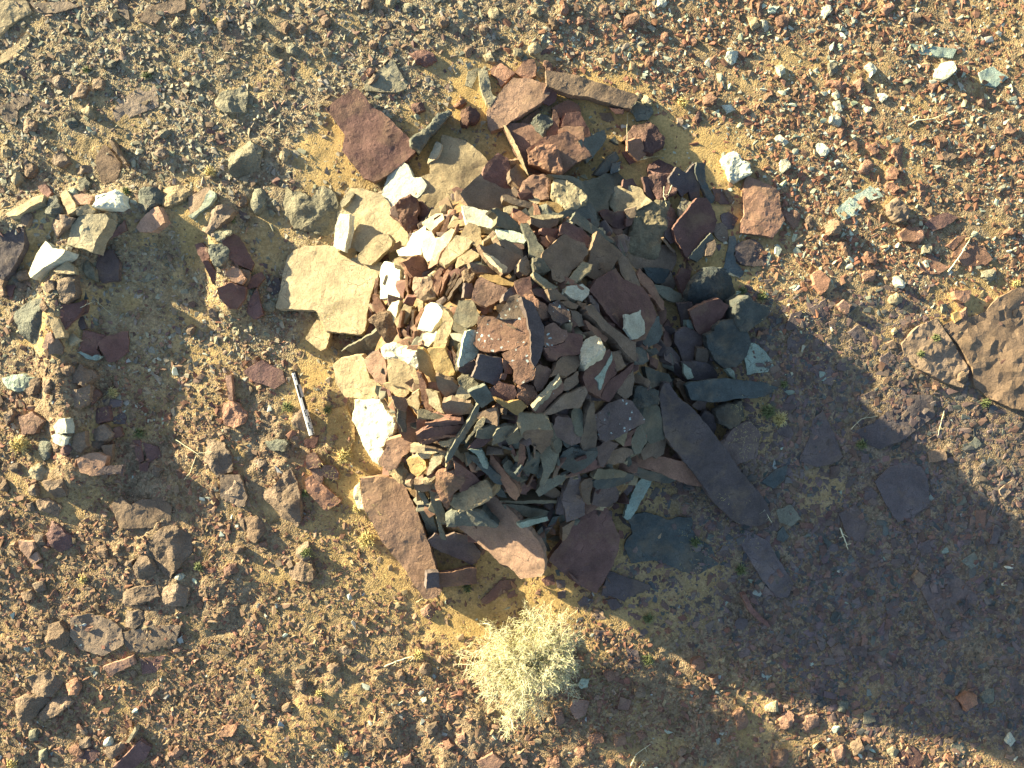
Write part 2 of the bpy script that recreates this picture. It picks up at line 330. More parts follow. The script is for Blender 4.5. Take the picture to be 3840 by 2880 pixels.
# ------------------------------------------------------------------ parse stones
def parse(txt, where):
    out = []
    for ln in txt.strip().splitlines():
        if not ln.strip() or ln[0] == '#': continue
        h, pts, *rest = ln.split(';')
        t, code = h.split(); col = code[0]; br = int(code[1]); kind = code[2]; th = code[3:]
        ox, oy, sc = TILES[t]
        P = [(ox + float(a) * sc, oy + float(b) * sc) for a, b in (p.split(',') for p in pts.split())]
        lab = ref = None
        if rest:
            lab = rest[0].strip()
            if '@' in lab: lab, ref = lab.split('@')
        out.append(dict(P=P, col=col, br=br, kind=kind, th=(float(th) if th else None), lab=lab, ref=ref, where=where))
    return out
GROUND_TXT = """# tile colour bright kind[th] ; pts ; label @ ref
# ---- ground: left and corners
P t1f5;0,0 22,0 28,10 18,15 8,22 0,30 -6,20 -6,0;pale grey bedrock slab filling the upper left corner@the corner bedrock slab
P t1f5;-4,50 12,38 24,29 26,35 18,46 5,53 -4,56
P b1r;43,68 50,64 57,67 55,74 50,76 45,72
P b1f5;97,96 103,88 118,75 130,72 136,76 137,92 120,98 108,104 99,108;long dark brown flat rock lying on gravel at upper left, broken at one end@the long dark rock at upper left
P o1r7;184,86 192,78 210,73 213,80 212,95 200,97 190,94;pitted olive grey rock with a square right side among upper left gravel@the pitted olive rock
P b1f;83,135 90,125 95,128 104,140 102,152 100,158 88,158 84,148;tall tan brown flat rock with a thin blade of stone beside it@the tall tan rock
P b1e;94,120 98,122 110,141 108,142 97,127
P b1r;42,138 50,130 60,140 52,144
P t1r;68,93 74,90 80,97 82,102 74,100
P b1r;79,68 88,68 88,76 80,77
P o1r;134,114 142,110 149,114 140,119
P b1r;132,132 138,126 146,131 140,136
P m1f;185,118 192,116 196,122 188,125
P o1r8;200,125 215,120 226,128 224,148 200,152 196,138;broad rough olive outcrop right of the pitted rock at upper left@the rough olive outcrop
P b1f5;0,93 12,85 25,82 27,87 15,95 14,108 4,105
P b1r;12,108 20,102 30,104 30,112 20,114
P b1r;19,145 25,141 31,143 27,153 19,152
P t1r;5,152 15,148 17,155 12,160
P g1r;68,155 74,152 78,158 74,166 69,163
P b1r;64,146 72,142 80,144 75,149 65,150
P b1f;100,0 110,5 112,18 103,12 96,5
P b1f;120,18 128,5 150,0 160,0 160,8 140,14 132,22
P t1r;147,20 152,14 155,18 148,23
P t1r;163,5 168,5 171,15 168,18
P g1r;88,58 95,50 100,52 98,57
P t1r;92,10 97,8 103,14 95,18
P b1f;190,25 205,25 212,33 200,40 195,46 190,38
P t1r;0,125 9,128 8,135 0,134
P b1f;25,2 60,2 68,6 50,11 32,10
P o1r;165,66 172,64 178,70 172,75 167,73
P b1r;59,76 70,72 76,76 72,82 62,84
P g1r;55,104 62,100 66,106 60,111
P b1r;186,18 195,12 196,22 190,26
# ---- left wall, Q tile
Q p1f4;0,60 15,48 20,55 20,75 10,95 2,104 -5,100 -5,62;large smooth purple slab cut by the left edge of the photograph@the purple slab at the left edge
Q t2s6;5,46 28,32 38,30 36,36 30,38 15,48 8,49;long pale slab tilted to the light at the start of the left wall@the long pale slab of the left wall
Q m1s;33,23 40,21 45,28 41,34 36,28
Q g1r9;37,45 40,36 42,31 48,30 52,40 54,46 44,47
Q t2s6;51,30 56,25 60,30 66,42 58,47 54,38
Q c1r5;58,26 64,24 66,28 62,31 58,30
Q k1s;63,31 72,29 80,31 78,38 66,39
Q t1s6;66,41 75,38 82,44 80,47 67,48
Q b1r8;43,50 50,46 64,50 58,58 47,67 43,58
Q b1r;16,48 25,45 26,52 21,57 16,54
Q w1c10;79,40 82,30 100,25 105,28 106,38 100,41 90,41;pale greenish white cuboid block on the left wall@the pale cuboid block
Q g1r9;117,30 125,23 137,25 140,36 126,44 118,38;rough green grey rock right of the pale cuboid block@the green rock on the left wall
Q t2r9;140,22 158,21 165,28 158,34 145,40 138,38
Q k2s7;117,58 122,50 130,43 137,40 139,44 142,54 130,62 120,62;rounded cream slab standing out below the left wall rocks@the cream slab
Q b1s3;162,32 178,23 184,27 180,36 165,49 163,40
Q c1s3;178,30 181,26 186,28 186,32 180,40 172,45 166,50 163,48 172,42 176,36;curved tongue of pale blue green mineral lying on brown rock@the blue green tongue
Q t2s8;57,72 62,56 70,48 90,46 93,50 91,56 88,60 82,70 80,80 70,76 58,73;big warm tan slab in the middle of the left wall@the big tan slab of the left wall
Q t1s5;92,44 100,46 100,54 92,60 89,57
Q m0s4;88,66 100,60 108,52 109,61 98,66 90,70
Q m1s4;80,70 88,60 90,75 86,84 81,80
Q p1s4;85,80 97,77 103,88 103,104 88,106 82,98;grey purple plate lying flat in the shade of the left wall@the grey plate of the left wall
Q w3s7;25,98 32,82 40,70 46,76 57,78 52,84 40,92 27,102;blazing white wedge shaped stone in full sun on the left@the white wedge
Q t2s4;46,96 57,87 63,92 64,98 50,98
Q o1r6;65,84 72,83 82,96 82,104 74,100 66,92
Q b1r9;48,97 63,97 64,118 55,124 50,122 47,104;upright knobbly brown rock under the white wedge@the knobbly brown rock
Q d1s3;64,100 71,100 75,120 66,121
Q b1r6;36,105 45,104 47,112 38,114
Q b1r;14,98 22,94 25,102 16,104
Q b1r;12,106 20,105 22,112 14,113
Q b1r;-3,100 3,102 4,116 -3,118
Q m0f;3,107 14,108 10,118 4,116
Q g1r10;8,132 20,120 32,118 36,125 41,130 42,145 38,162 26,166 14,150;large cracked green grey rock with a mossy look, lower left of the wall@the cracked green rock
Q b1r6;33,121 37,124 40,128 36,131 33,127
Q m0s4;52,126 74,121 71,131 62,140 56,148 52,142;plum coloured leaning slab in the shade beside the cracked green rock@the plum leaning slab
Q m0s4;72,124 75,121 75,132 70,134
Q t1s4;41,134 50,137 55,148 56,153 48,154 43,142
Q t2s5;57,155 62,149 69,155 60,160
Q k1s5;40,150 44,148 46,156 40,164 36,162
Q b0s4;42,158 48,153 54,162 53,168 42,168
Q p0f;72,135 74,145 70,147 65,138
# ---- Z tile cluster left of the cairn
Z o1r10;97,-2 112,-4 126,3 140,5 155,14 160,4 172,-2 185,8 188,18 190,35 186,58 175,63 150,57 130,54 124,40 110,25 104,10;very large rough olive grey rock left of the cairn's tan slabs@the very large rough rock
Z o1r8;78,0 94,0 94,20 86,32 80,34 76,22
Z b1r9;5,48 20,32 42,22 54,29 50,36 35,50 20,62 8,55;wrinkled red brown rock beside the small weed left of the cairn@the wrinkled red brown rock
Z b1r5;55,26 64,12 70,14 70,22 58,27
Z m1s4;3,75 12,72 20,80 22,92 14,98 8,88
Z m0s3;14,97 21,95 33,112 27,127 22,115
Z g1r9;20,75 33,72 45,80 42,95 35,103 27,102 22,88
Z o1r6;30,57 48,54 50,60 42,66 37,72 30,70
Z m0s5;38,68 42,64 52,60 62,66 70,80 80,98 76,109 62,102 45,92 42,80;oval dark maroon slab with rubbed grain, left of the cairn@the oval maroon slab
Z b0s4;60,106 74,108 75,118 70,130 57,127 64,125
Z k1s6;42,112 53,103 60,106 69,118 64,126 50,122
Z m0s4;75,118 90,110 95,118 85,130 72,132
Z m0s5;32,132 50,124 70,131 68,145 58,158 48,158 36,145;dark plum plate leaning in the stone cluster left of the cairn@the dark plum plate
Z p1f;95,118 113,118 114,135 105,142 98,132
Z m1s5;72,150 84,130 88,150 92,166 80,172 70,162
Z o1r6;88,150 103,148 109,153 104,162 92,160
Z p0f;92,98 98,100 98,106 92,105
Z b1r;20,160 30,158 32,168 22,170
Z p0f;60,30 70,34 72,44 62,40
# ---- R tile left
R c2r6;-3,35 15,33 28,36 33,38 24,46 12,48 -3,45;bright bluish white stone at the left edge below the wall@the bluish white stone
R b1r7;26,38 34,36 33,50 22,51 18,48 25,44
R b1r6;36,38 42,37 44,45 40,50 36,43
R b1r5;52,28 61,25 63,32 56,35
R b1r8;60,40 63,30 68,24 80,32 81,36 72,44
R m0s3;67,14 72,-5 92,0 86,5 84,12 88,18 80,21 72,18;wine coloured slab edged with pale blue, left of its twin@the wine slab
R c1s2;67,14 70,13 80,18 84,16 88,18 82,21 74,19
R m0s3;84,6 92,0 104,-4 110,-4 111,14 100,22 94,23 88,14;squarish wine coloured slab split from its neighbour by a dry crack
R b1r9;57,56 60,48 70,45 77,41 77,55 66,62 58,64;broad tan brown rock with steps, left of the small green weed@the stepped tan rock
R m0s4;77,48 84,46 88,50 80,60 77,56
R m1r6;75,74 82,62 94,61 94,73 84,76
R p1f;95,72 106,66 109,70 108,76 98,76
R p0f;86,57 94,54 106,56 104,61 94,62
R r1s5;16,70 28,65 39,73 32,80 30,84 18,86
R b1r6;3,70 10,63 12,67 5,78
R w3s5;45,78 50,72 57,71 57,84 47,84
R w2s5;44,86 50,84 58,88 55,95 46,92
R b1r7;62,86 74,82 75,95 68,101 63,98
R b1r8;78,80 90,76 98,84 92,90 82,90
R b1r5;78,90 90,91 84,98 80,97
R k1s7;66,106 78,101 85,101 92,104 90,112 88,120 80,121 70,118;flat topped pinkish five sided slab raised on a neighbour, left side@the pink five sided slab
R b0s5;88,95 98,94 96,110 92,123 87,122 92,106
R b1r5;44,94 49,93 50,99 45,100
R m1r5;50,98 55,95 60,98 56,104 51,102
R g1r8;32,89 43,88 42,105 35,108 32,100
R m0f;98,80 104,78 106,86 97,88
R m0f;114,90 121,90 124,108 120,110
R m0f;123,92 136,96 140,104 128,110
R w1f2;115,60 122,57 124,59 122,62 116,62
R w1f2;127,29 130,28 130,30 128,31
R w1f2;126,72 129,72 128,75 126,74
R t2r6;21,118 33,110 38,118 33,125 24,122
R b1r10;34,126 52,124 55,138 46,140 38,132
R b1r7;30,142 40,140 52,148 48,158 32,150
R b1r6;24,130 30,128 32,138 24,138
R b1r5;20,146 28,143 29,150 22,152
R b1r5;8,112 15,110 15,116 10,118
R b1r6;-3,150 4,150 6,158 -3,163
R p0f;83,118 90,112 105,112 106,118 95,120
R r1r6;192,58 205,58 212,66 210,76 202,80 192,76;rounded red brown rock below the scale rod's left@the rounded red brown rock
R r1e14;194,34 200,33 201,57 197,55
R b1r8;165,100 178,90 186,86 192,92 198,102 201,115 190,120 186,123 178,110;scooped brown outcrop left of the tall pink slab@the scooped outcrop
R b1r7;190,125 200,120 208,130 213,142 206,150 196,145
R b1f4;96,145 105,138 114,146 120,142 140,140 148,148 147,160 130,166 104,166;wide knobbly brown outcrop half in shade, lower left@the half shaded outcrop
R m0f;120,110 128,109 128,117 121,117
R b1r;131,112 140,115 136,122 131,120
R d1f2;184,131 188,130 189,134 185,134
R p0f;98,112 106,111 106,118 99,118
# ---- S tile lower left
S m0r5;32,0 42,5 50,10 50,18 38,20 30,8
S k1s5;12,12 22,13 23,17 19,24 13,18
S b1r5;22,9 29,9 30,17 25,18
S k1s4;18,24 24,20 27,25 22,28
S b1r6;98,15 106,6 115,2 127,8 130,20 122,28 115,38 104,30;broad sandy brown outcrop below the half shaded one@the sandy outcrop
S b1r5;90,30 96,20 105,30 104,38 92,40
S b1r5;72,54 88,45 104,42 108,50 95,55 76,58
S b1r6;108,45 114,40 127,44 124,58 112,56
S b1r6;31,70 40,67 47,75 45,83 38,87 30,78;rounded brown slab at the left end of the big flat outcrop@the rounded slab at lower left
S b1f6;48,64 60,61 75,66 82,72 84,82 70,90 55,86 47,76;wide smooth brown outcrop slab in the lower left quarter@the wide outcrop slab
S b1f6;80,73 84,74 100,70 122,70 118,83 100,88 88,87;wide cracked brown outcrop slab right of the smooth one@the cracked outcrop slab
S b1r5;80,60 95,60 100,66 90,73 80,70
S r1s4;69,98 80,94 90,90 91,96 75,104
S m1f;95,92 112,90 105,102 96,103
S b1r6;17,108 30,100 42,108 35,118 20,116
S r1r6;43,110 50,105 54,110 52,117 46,117
S b1r7;8,120 20,118 32,120 24,130 16,136 10,128
S b1r6;34,118 46,116 50,122 38,130 25,137 24,132
S r1r5;45,155 50,150 56,156 52,160
S b1r6;69,155 74,151 83,150 84,155 76,160
S m0s3;76,166 84,158 95,147 103,152 98,160 88,168
S t2e;84,149 91,138 92,141 87,149
S w1r4;70,148 74,146 76,150 70,151
S m0f;50,162 60,152 68,156 62,163
S r1r6;146,144 155,136 159,138 158,143 148,146
S r1r5;113,157 120,152 124,155 118,160
S w2r4;117,37 120,35 124,36 121,39
S o1r5;18,142 24,140 25,148 20,149
S g1f3;57,98 65,97 62,102
S b1r5;52,140 57,138 59,142 54,146
S b1r5;53,147 60,146 61,151 55,153
S b1r5;85,26 90,25 89,29 83,29
S b1r;13,48 20,46 23,51 17,55
S b1r5;20,43 28,40 30,46 24,48
S r1r5;34,155 40,152 43,156 36,159
S o1r5;25,155 30,154 31,160 26,162
# ---- Y tile
Y b1r9;20,38 30,34 36,28 40,22 38,15 46,26 50,40 50,55 44,65 35,62 28,55 22,45;large flaky outcrop with curling ledges between left wall and tall pink slab@the flaky outcrop
Y b1f5;-3,25 10,25 15,40 13,46 5,44 -3,40
Y b1r5;18,16 28,13 28,18 22,21
Y r1s5;54,12 60,10 65,17 63,20 54,21
Y r1s3;57,21 65,20 65,30 60,27
Y r1s4;65,18 72,19 76,24 75,28 68,27 65,24
Y r1s5;53,28 58,25 67,33 78,42 68,49 65,47 55,36;long red brown plate below the scale rod@the red brown plate under the rod
Y g1r7;26,3 34,1 42,4 40,9 30,8
Y b1r7;36,95 47,84 56,80 60,88 58,96
Y b1r6;48,80 47,72 55,68 57,80 50,83
Y b1r5;13,52 25,52 27,62 20,70 14,66
Y b1r4;9,54 14,54 13,61 10,60
Y r1r;22,70 27,69 28,73 23,73
Y b1r;40,83 44,82 46,86 42,87
Y m1r;-1,87 7,84 8,90 -1,92
0 b2r6;110,155 113,153 114,155 117,158 113,162 109,158
0 m0f;114,165 120,163 118,168 115,168
0 y1f3;123,154 130,152 133,160 133,165 130,171 126,173 122,169;smooth sandy tan slab flush with the ground left of the cairn@the smooth tan ground slab
0 m0f;91,139 98,135 106,139 107,143 103,146 95,143
# ---- upper strip
B o1f3;5,16 22,11 18,22 10,38 1,34
B r1r5;104,2 112,4 115,16 110,19 103,8
B r1s4;66,16 80,0 91,1 94,10 93,22 80,27;pink brown pointed slab at the top of the cairn, right of a square one@the pointed pink slab
B r1s5;34,13 48,5 66,18 48,36 42,24 34,19;square pink brown slab at the very top of the cairn@the square pink slab
B o1s9;19,13 24,11 30,15 33,28 37,46 42,50 34,63 29,58 25,48 20,30;olive grey finger shaped stone at the top of the cairn@the olive finger stone
A o1f4;114,2 119,7 134,33 133,38 120,44 80,42 78,36 95,17;triangular olive sandstone slab set in gravel above the big maroon slab@the olive triangle
A b1r5;80,29 90,19 96,20 94,26 84,32
A r1r;80,14 84,12 92,15 86,20 82,21
A m1r;138,56 152,54 157,66 144,70
A r1r;193,60 206,50 210,56 200,62
A m1r;136,-8 150,-12 168,-8 172,2 158,9 144,4
C t2r5;48,4 52,1 57,3 58,10 50,10
C t2r5;60,4 66,9 70,15 69,19 57,12
C g1f4;43,15 58,10 70,18 73,28 66,38 50,40 46,30 40,25
C r1r6;140,10 147,0 152,3 156,14 150,17 142,15
C m1r5;129,30 133,25 137,32 130,42 128,36
C w1r4;162,18 176,16 180,24 168,29
C r1r4;187,19 200,23 188,30
C b1r5;104,34 112,36 112,44 105,45
C m0f;148,128 162,127 170,131 178,142 172,147 160,148 152,140
C b1r4;163,128 170,127 179,141 172,146
C p0f;138,131 144,128 148,142 140,138
C w2c9;161,87 170,80 178,77 186,82 190,90 199,94 201,106 192,110 180,116 172,112 168,100 163,94;pale green white boulder with a hollow, right of the cairn top@the pale hollow boulder
T r1s6;28,124 30,122 45,128 52,133 53,145 56,152 52,158 48,164 25,161 26,152 28,148 27,136;big square brick red slab standing alone right of the cairn@the brick red slab
T r1r4;53,146 58,144 66,148 66,156 62,158
T w1r9;161,52 162,46 168,42 173,43 173,49 168,54;biggest pale boulder of the upper right gravel@the biggest pale boulder
T w1r6;88,80 93,78 96,84 94,87 88,84
T w1r6;78,100 81,97 87,102 86,106 82,107
T w1r5;50,95 53,92 59,98 56,100
T w1r6;112,46 116,42 120,47 116,52
T w1r5;81,10 86,3 90,6 84,12
T t1r5;31,11 37,12 39,17 34,20
T w1r5;40,13 48,14 45,20 41,18
T c1r4;44,4 53,3 50,8 45,8
T w1r5;50,45 54,44 57,50 53,53
T r1r6;124,6 126,2 132,0 133,5 128,10
T r1r5;104,55 109,53 113,58 108,62
T r1r5;92,90 97,86 100,92 95,95
T r1r6;131,100 137,99 141,105 137,115 132,108
T r1r5;127,118 132,114 136,117 133,124 127,124
T b1c10;129,140 134,136 139,139 144,145 142,152 135,153 129,145;rounded dark tan boulder in the gravel right of the brick red slab@the dark tan boulder
T r1r4;85,56 97,56 98,60 94,62
T w1r5;121,64 125,62 128,66 124,70
T w1r4;110,73 115,70 117,74 113,77
T c1f3;91,145 98,139 115,128 120,131 124,136 115,139 105,148 96,152;pale green flat slab under red stones right of the brick red slab@the pale green ground slab
T r1r4;107,139 112,136 117,140 113,145
T b1r6;87,152 93,150 97,155 94,161 87,160
T w1r5;53,112 59,108 60,115 55,119
T m1f3;152,155 158,150 168,147 176,150 168,156 158,160
T g1r5;87,43 92,43 94,48 88,52
T r1r4;37,2 41,0 42,10 38,11
T r1r5;209,92 211,84 216,84 217,88 214,92
T r1r5;42,65 50,60 48,65 43,69
T r1r6;101,98 106,95 110,99 106,104
T b1r5;165,106 172,102 176,108 168,113
T r1r4;50,12 54,10 60,13 58,17 51,17
T b1r6;142,10 147,7 152,10 150,15 144,14
T r1r5;1,66 5,63 9,68 6,72 1,71
T r1r4;155,58 162,56 162,61 158,64
T w1r4;89,64 93,61 95,66 92,68
T w1r4;90,70 94,69 96,76 92,76
T c1f3;142,30 160,32 175,34 172,40 150,37
T c1f3;190,50 200,46 210,54 202,60 192,58
T r1r4;148,127 153,127 154,136 150,136
T r1r4;124,128 131,126 136,130 132,133
T r1r4;98,60 104,63 100,66
T r1r4;107,118 112,110 118,114 113,120
T r1r4;113,100 119,98 122,104 116,107
T r1r6;161,95 167,93 170,98 165,103
T b1r5;69,150 74,148 78,154 74,158
T r1r5;138,162 146,155 154,160 150,168
# ---- right U
U r1s5;38,48 45,44 54,52 52,60 47,65 40,57
U r1r5;62,20 68,20 72,32 66,30
U r1r5;84,30 90,26 95,35 93,40 87,38
U r1r5;82,48 91,41 94,48 92,54 83,54
U b1r8;52,4 60,1 66,4 64,12 54,13
U r1f3;113,13 122,5 134,17 126,20 116,19
U r1f3;131,42 141,31 156,42 148,48 135,48
U r1f3;160,30 175,15 185,22 194,35 188,40 168,41
U r1f3;153,24 165,15 172,14 160,27
U r1s5;160,63 162,62 175,62 174,70 169,73 162,70
U t1r6;106,68 112,64 118,70 116,75 107,73
U w2r6;110,50 115,49 120,55 118,59 110,56
U y1s3;159,82 165,80 168,86 162,90
U r1r4;166,82 172,76 175,88 168,88
U r1s5;61,75 66,70 72,74 69,83 64,80
U t1r6;134,25 141,20 142,30 134,30
U o1r6;186,45 197,43 200,52 192,56 186,50
U t1r4;108,98 111,94 113,97 109,100
U o1r4;150,74 155,73 157,80 151,81
U b1f9;116,108 124,98 130,93 146,86 150,92 158,106 168,120 174,130 168,146 150,140 130,130 118,118;low brown bedrock hump with ripple marks at the shadow's edge, right side@the rippled bedrock hump
U b1f9;151,92 160,88 178,84 188,80 198,68 210,62 226,56 238,56 238,168 210,164 192,156 180,146 176,130 166,112;huge rippled brown bedrock sheet running out of the photograph at right@the huge bedrock sheet
U b1r5;166,135 170,132 174,136 172,142 166,140
U r1r4;143,145 150,143 151,147 146,148
U p0f;35,77 44,74 50,69 51,82 46,90 40,84
U p0f;17,105 22,96 30,98 33,105 24,115 17,112
U p0f;15,95 20,82 30,79 25,95 18,97
U p0f;46,135 53,126 60,135 55,145 48,142
U p0f;36,130 42,126 50,128 42,136
U p0f;60,125 68,124 67,132 60,131
U p0f;68,98 78,92 84,100 85,108 75,104
U p0f;97,120 105,115 111,123 104,130 97,128
U p0f;83,152 90,149 97,150 97,153 85,155
U p0f;0,85 10,82 11,90 4,94
U w0f2;6,25 8,22 12,27 9,33 6,30
U b0f;102,108 108,105 112,112 106,112
U p0f;52,90 58,86 58,94 55,97
# ---- V lower right in shade
V p1f4;66,46 68,40 74,27 75,18 82,11 87,20 93,35 96,43 88,48 78,50;broad purple grey flat slab right of the long diagonal slab's head@the broad purple flat slab
V p1f;50,25 56,16 62,27 60,30 52,28
V d1f;40,60 50,52 58,48 56,58 48,65
V p1f4;105,25 116,20 125,13 138,0 158,0 160,15 140,30 122,38 112,34;large slate grey bedrock slab in the cairn's shadow near the bedrock sheet@the shaded bedrock slab
V p1f4;128,50 140,45 150,50 154,58 156,75 145,84 134,88 125,75 118,60;large rounded grey bedrock patch in the middle of the shadow@the rounded bedrock patch
V p1f;93,82 100,78 105,76 113,90 110,102 100,100
V b1f5;155,40 160,38 166,38 167,45 156,47
V d1f5;50,100 51,95 55,91 59,98 55,102
V m1f5;66,88 75,89 76,93 67,92
V p1f4;23,98 28,93 38,98 45,102 52,115 62,130 58,140 50,140 38,125 28,108;long rounded grey slab flush with the ground below the diagonal slab@the long flush slab
V g1f;50,80 60,76 67,86 60,91 52,88
V g1f4;178,115 187,109 191,117 185,121
V b1r5;145,125 148,122 155,126 155,130 150,134 146,130
V p1f4;150,135 158,120 175,125 190,140 185,155 175,170 165,166 158,150;big purple flush slab in the far lower right shade@the far purple slab
V r1f4;188,80 195,80 195,93 188,92
V p1f5;197,103 200,90 205,92 202,103
V b1f5;204,66 215,58 218,62 208,72
V m1e10;26,139 29,138 34,148 46,160 44,161 31,150
V w1f2;92,122 95,120 97,122 94,125
V w1f2;206,131 209,129 210,132 206,132
V w1f2;208,119 214,117 214,120 209,120
V p1f;80,107 87,107 87,113 82,114
V p1f;176,100 184,95 184,104 177,104
V p1f;148,104 156,100 157,109 150,110
V p1f;119,116 124,113 125,117 120,119
V g1f;172,72 180,70 182,76 174,77
V p1f;176,84 181,82 184,90 179,92
V p1f;203,50 208,49 212,55 206,58
V p1r5;88,50 94,50 94,58 88,60
V p1f;99,57 106,56 106,62 100,61
V g1f;183,34 188,29 192,34 188,38
V p1f;168,15 174,15 177,20 172,23
V p1f;108,41 114,41 114,47 109,47
V d1f;128,95 134,94 133,98 129,99
V p1f;102,142 107,140 109,146 104,148
V p1f;125,145 134,140 134,152 127,155
V p1f;74,155 82,150 83,158 76,163
V p1f;48,88 50,94 44,94
# ---- W
W r2r7;17,28 20,27 22,30 20,32 17,30
W r2c9;106,41 109,39 112,40 112,43 108,45;sunlit orange rock beside a dark one at the lower right edge of the shadow
W p0r6;104,43 106,42 108,46 104,46
W g1r5;113,40 116,37 119,38 117,42 114,42
W w2r4;121,54 123,52 125,55 123,57
W r1r5;46,48 49,44 51,46 50,50 47,51
W r1r5;55,47 59,46 60,50 56,51
W t2r5;82,58 84,57 86,58 85,61 83,61
W b1r6;70,56 73,54 74,58 71,60
W p1f;63,24 66,22 68,27 65,29
W p1f;70,23 75,23 75,27 70,26
W g1f;103,56 107,54 108,59 103,60
W r1r5;64,58 68,56 70,60 65,62
W r1r5;31,46 34,44 37,50 33,52
W r1r5;23,34 26,33 26,36 24,36
W r1r4;53,49 55,48 57,52 55,52
W t2r5;42,43 46,41 46,45 42,45
W g1r4;20,61 22,61 22,64 20,63
W r1r6;44,58 49,58 50,63 44,63
W m1f;84,60 90,56 94,60 92,64 85,64
W g1f;74,45 77,44 78,48 74,49
W g1r;66,42 69,42 69,44 66,45
# ---- X round the shrub
X r1r5;10,18 15,14 18,18 14,22
X r1s4;84,66 86,61 94,62 92,69 87,71
X r1r7;77,66 81,65 83,76 77,75
X r1s3;108,66 109,60 115,62 113,67
X r1r4;101,48 105,47 107,52 103,53
X p1f;88,13 91,10 96,12 93,16 89,15
X c1s2;88,54 90,51 94,51 93,55 90,56
X p1f;96,18 101,17 102,21 97,22
X p1f;102,12 107,11 110,15 105,17
X p1f;112,35 118,37 119,46 113,46
X m0f;113,18 120,20 118,24 114,22
X m0f;40,12 50,2 58,1 56,6 48,11 42,14
X m0f;53,9 57,7 58,10 54,11
X p0f;77,2 82,2 82,6 78,6
X m0f;70,2 76,-1 77,4 72,5
X p0f;78,8 82,7 82,11 78,11
X p0f;96,27 103,27 104,33 97,32
X r1r6;0,92 5,89 7,95 1,97
X r1s4;38,92 46,88 52,92 48,96 40,95
X r1r5;73,91 79,90 80,95 74,96
X r1r5;106,80 112,79 113,84 107,85
X r1r5;21,83 24,81 27,84 23,86
X b1r5;13,74 18,73 19,78 14,79
X r1r4;87,86 91,86 92,90 88,90
X r1r4;117,78 120,77 123,80 119,82
X r1r4;22,65 26,64 26,67 23,67
X r1r5;28,80 32,78 32,83 29,84
X w2f2;10,61 13,60 13,62 11,63
"""
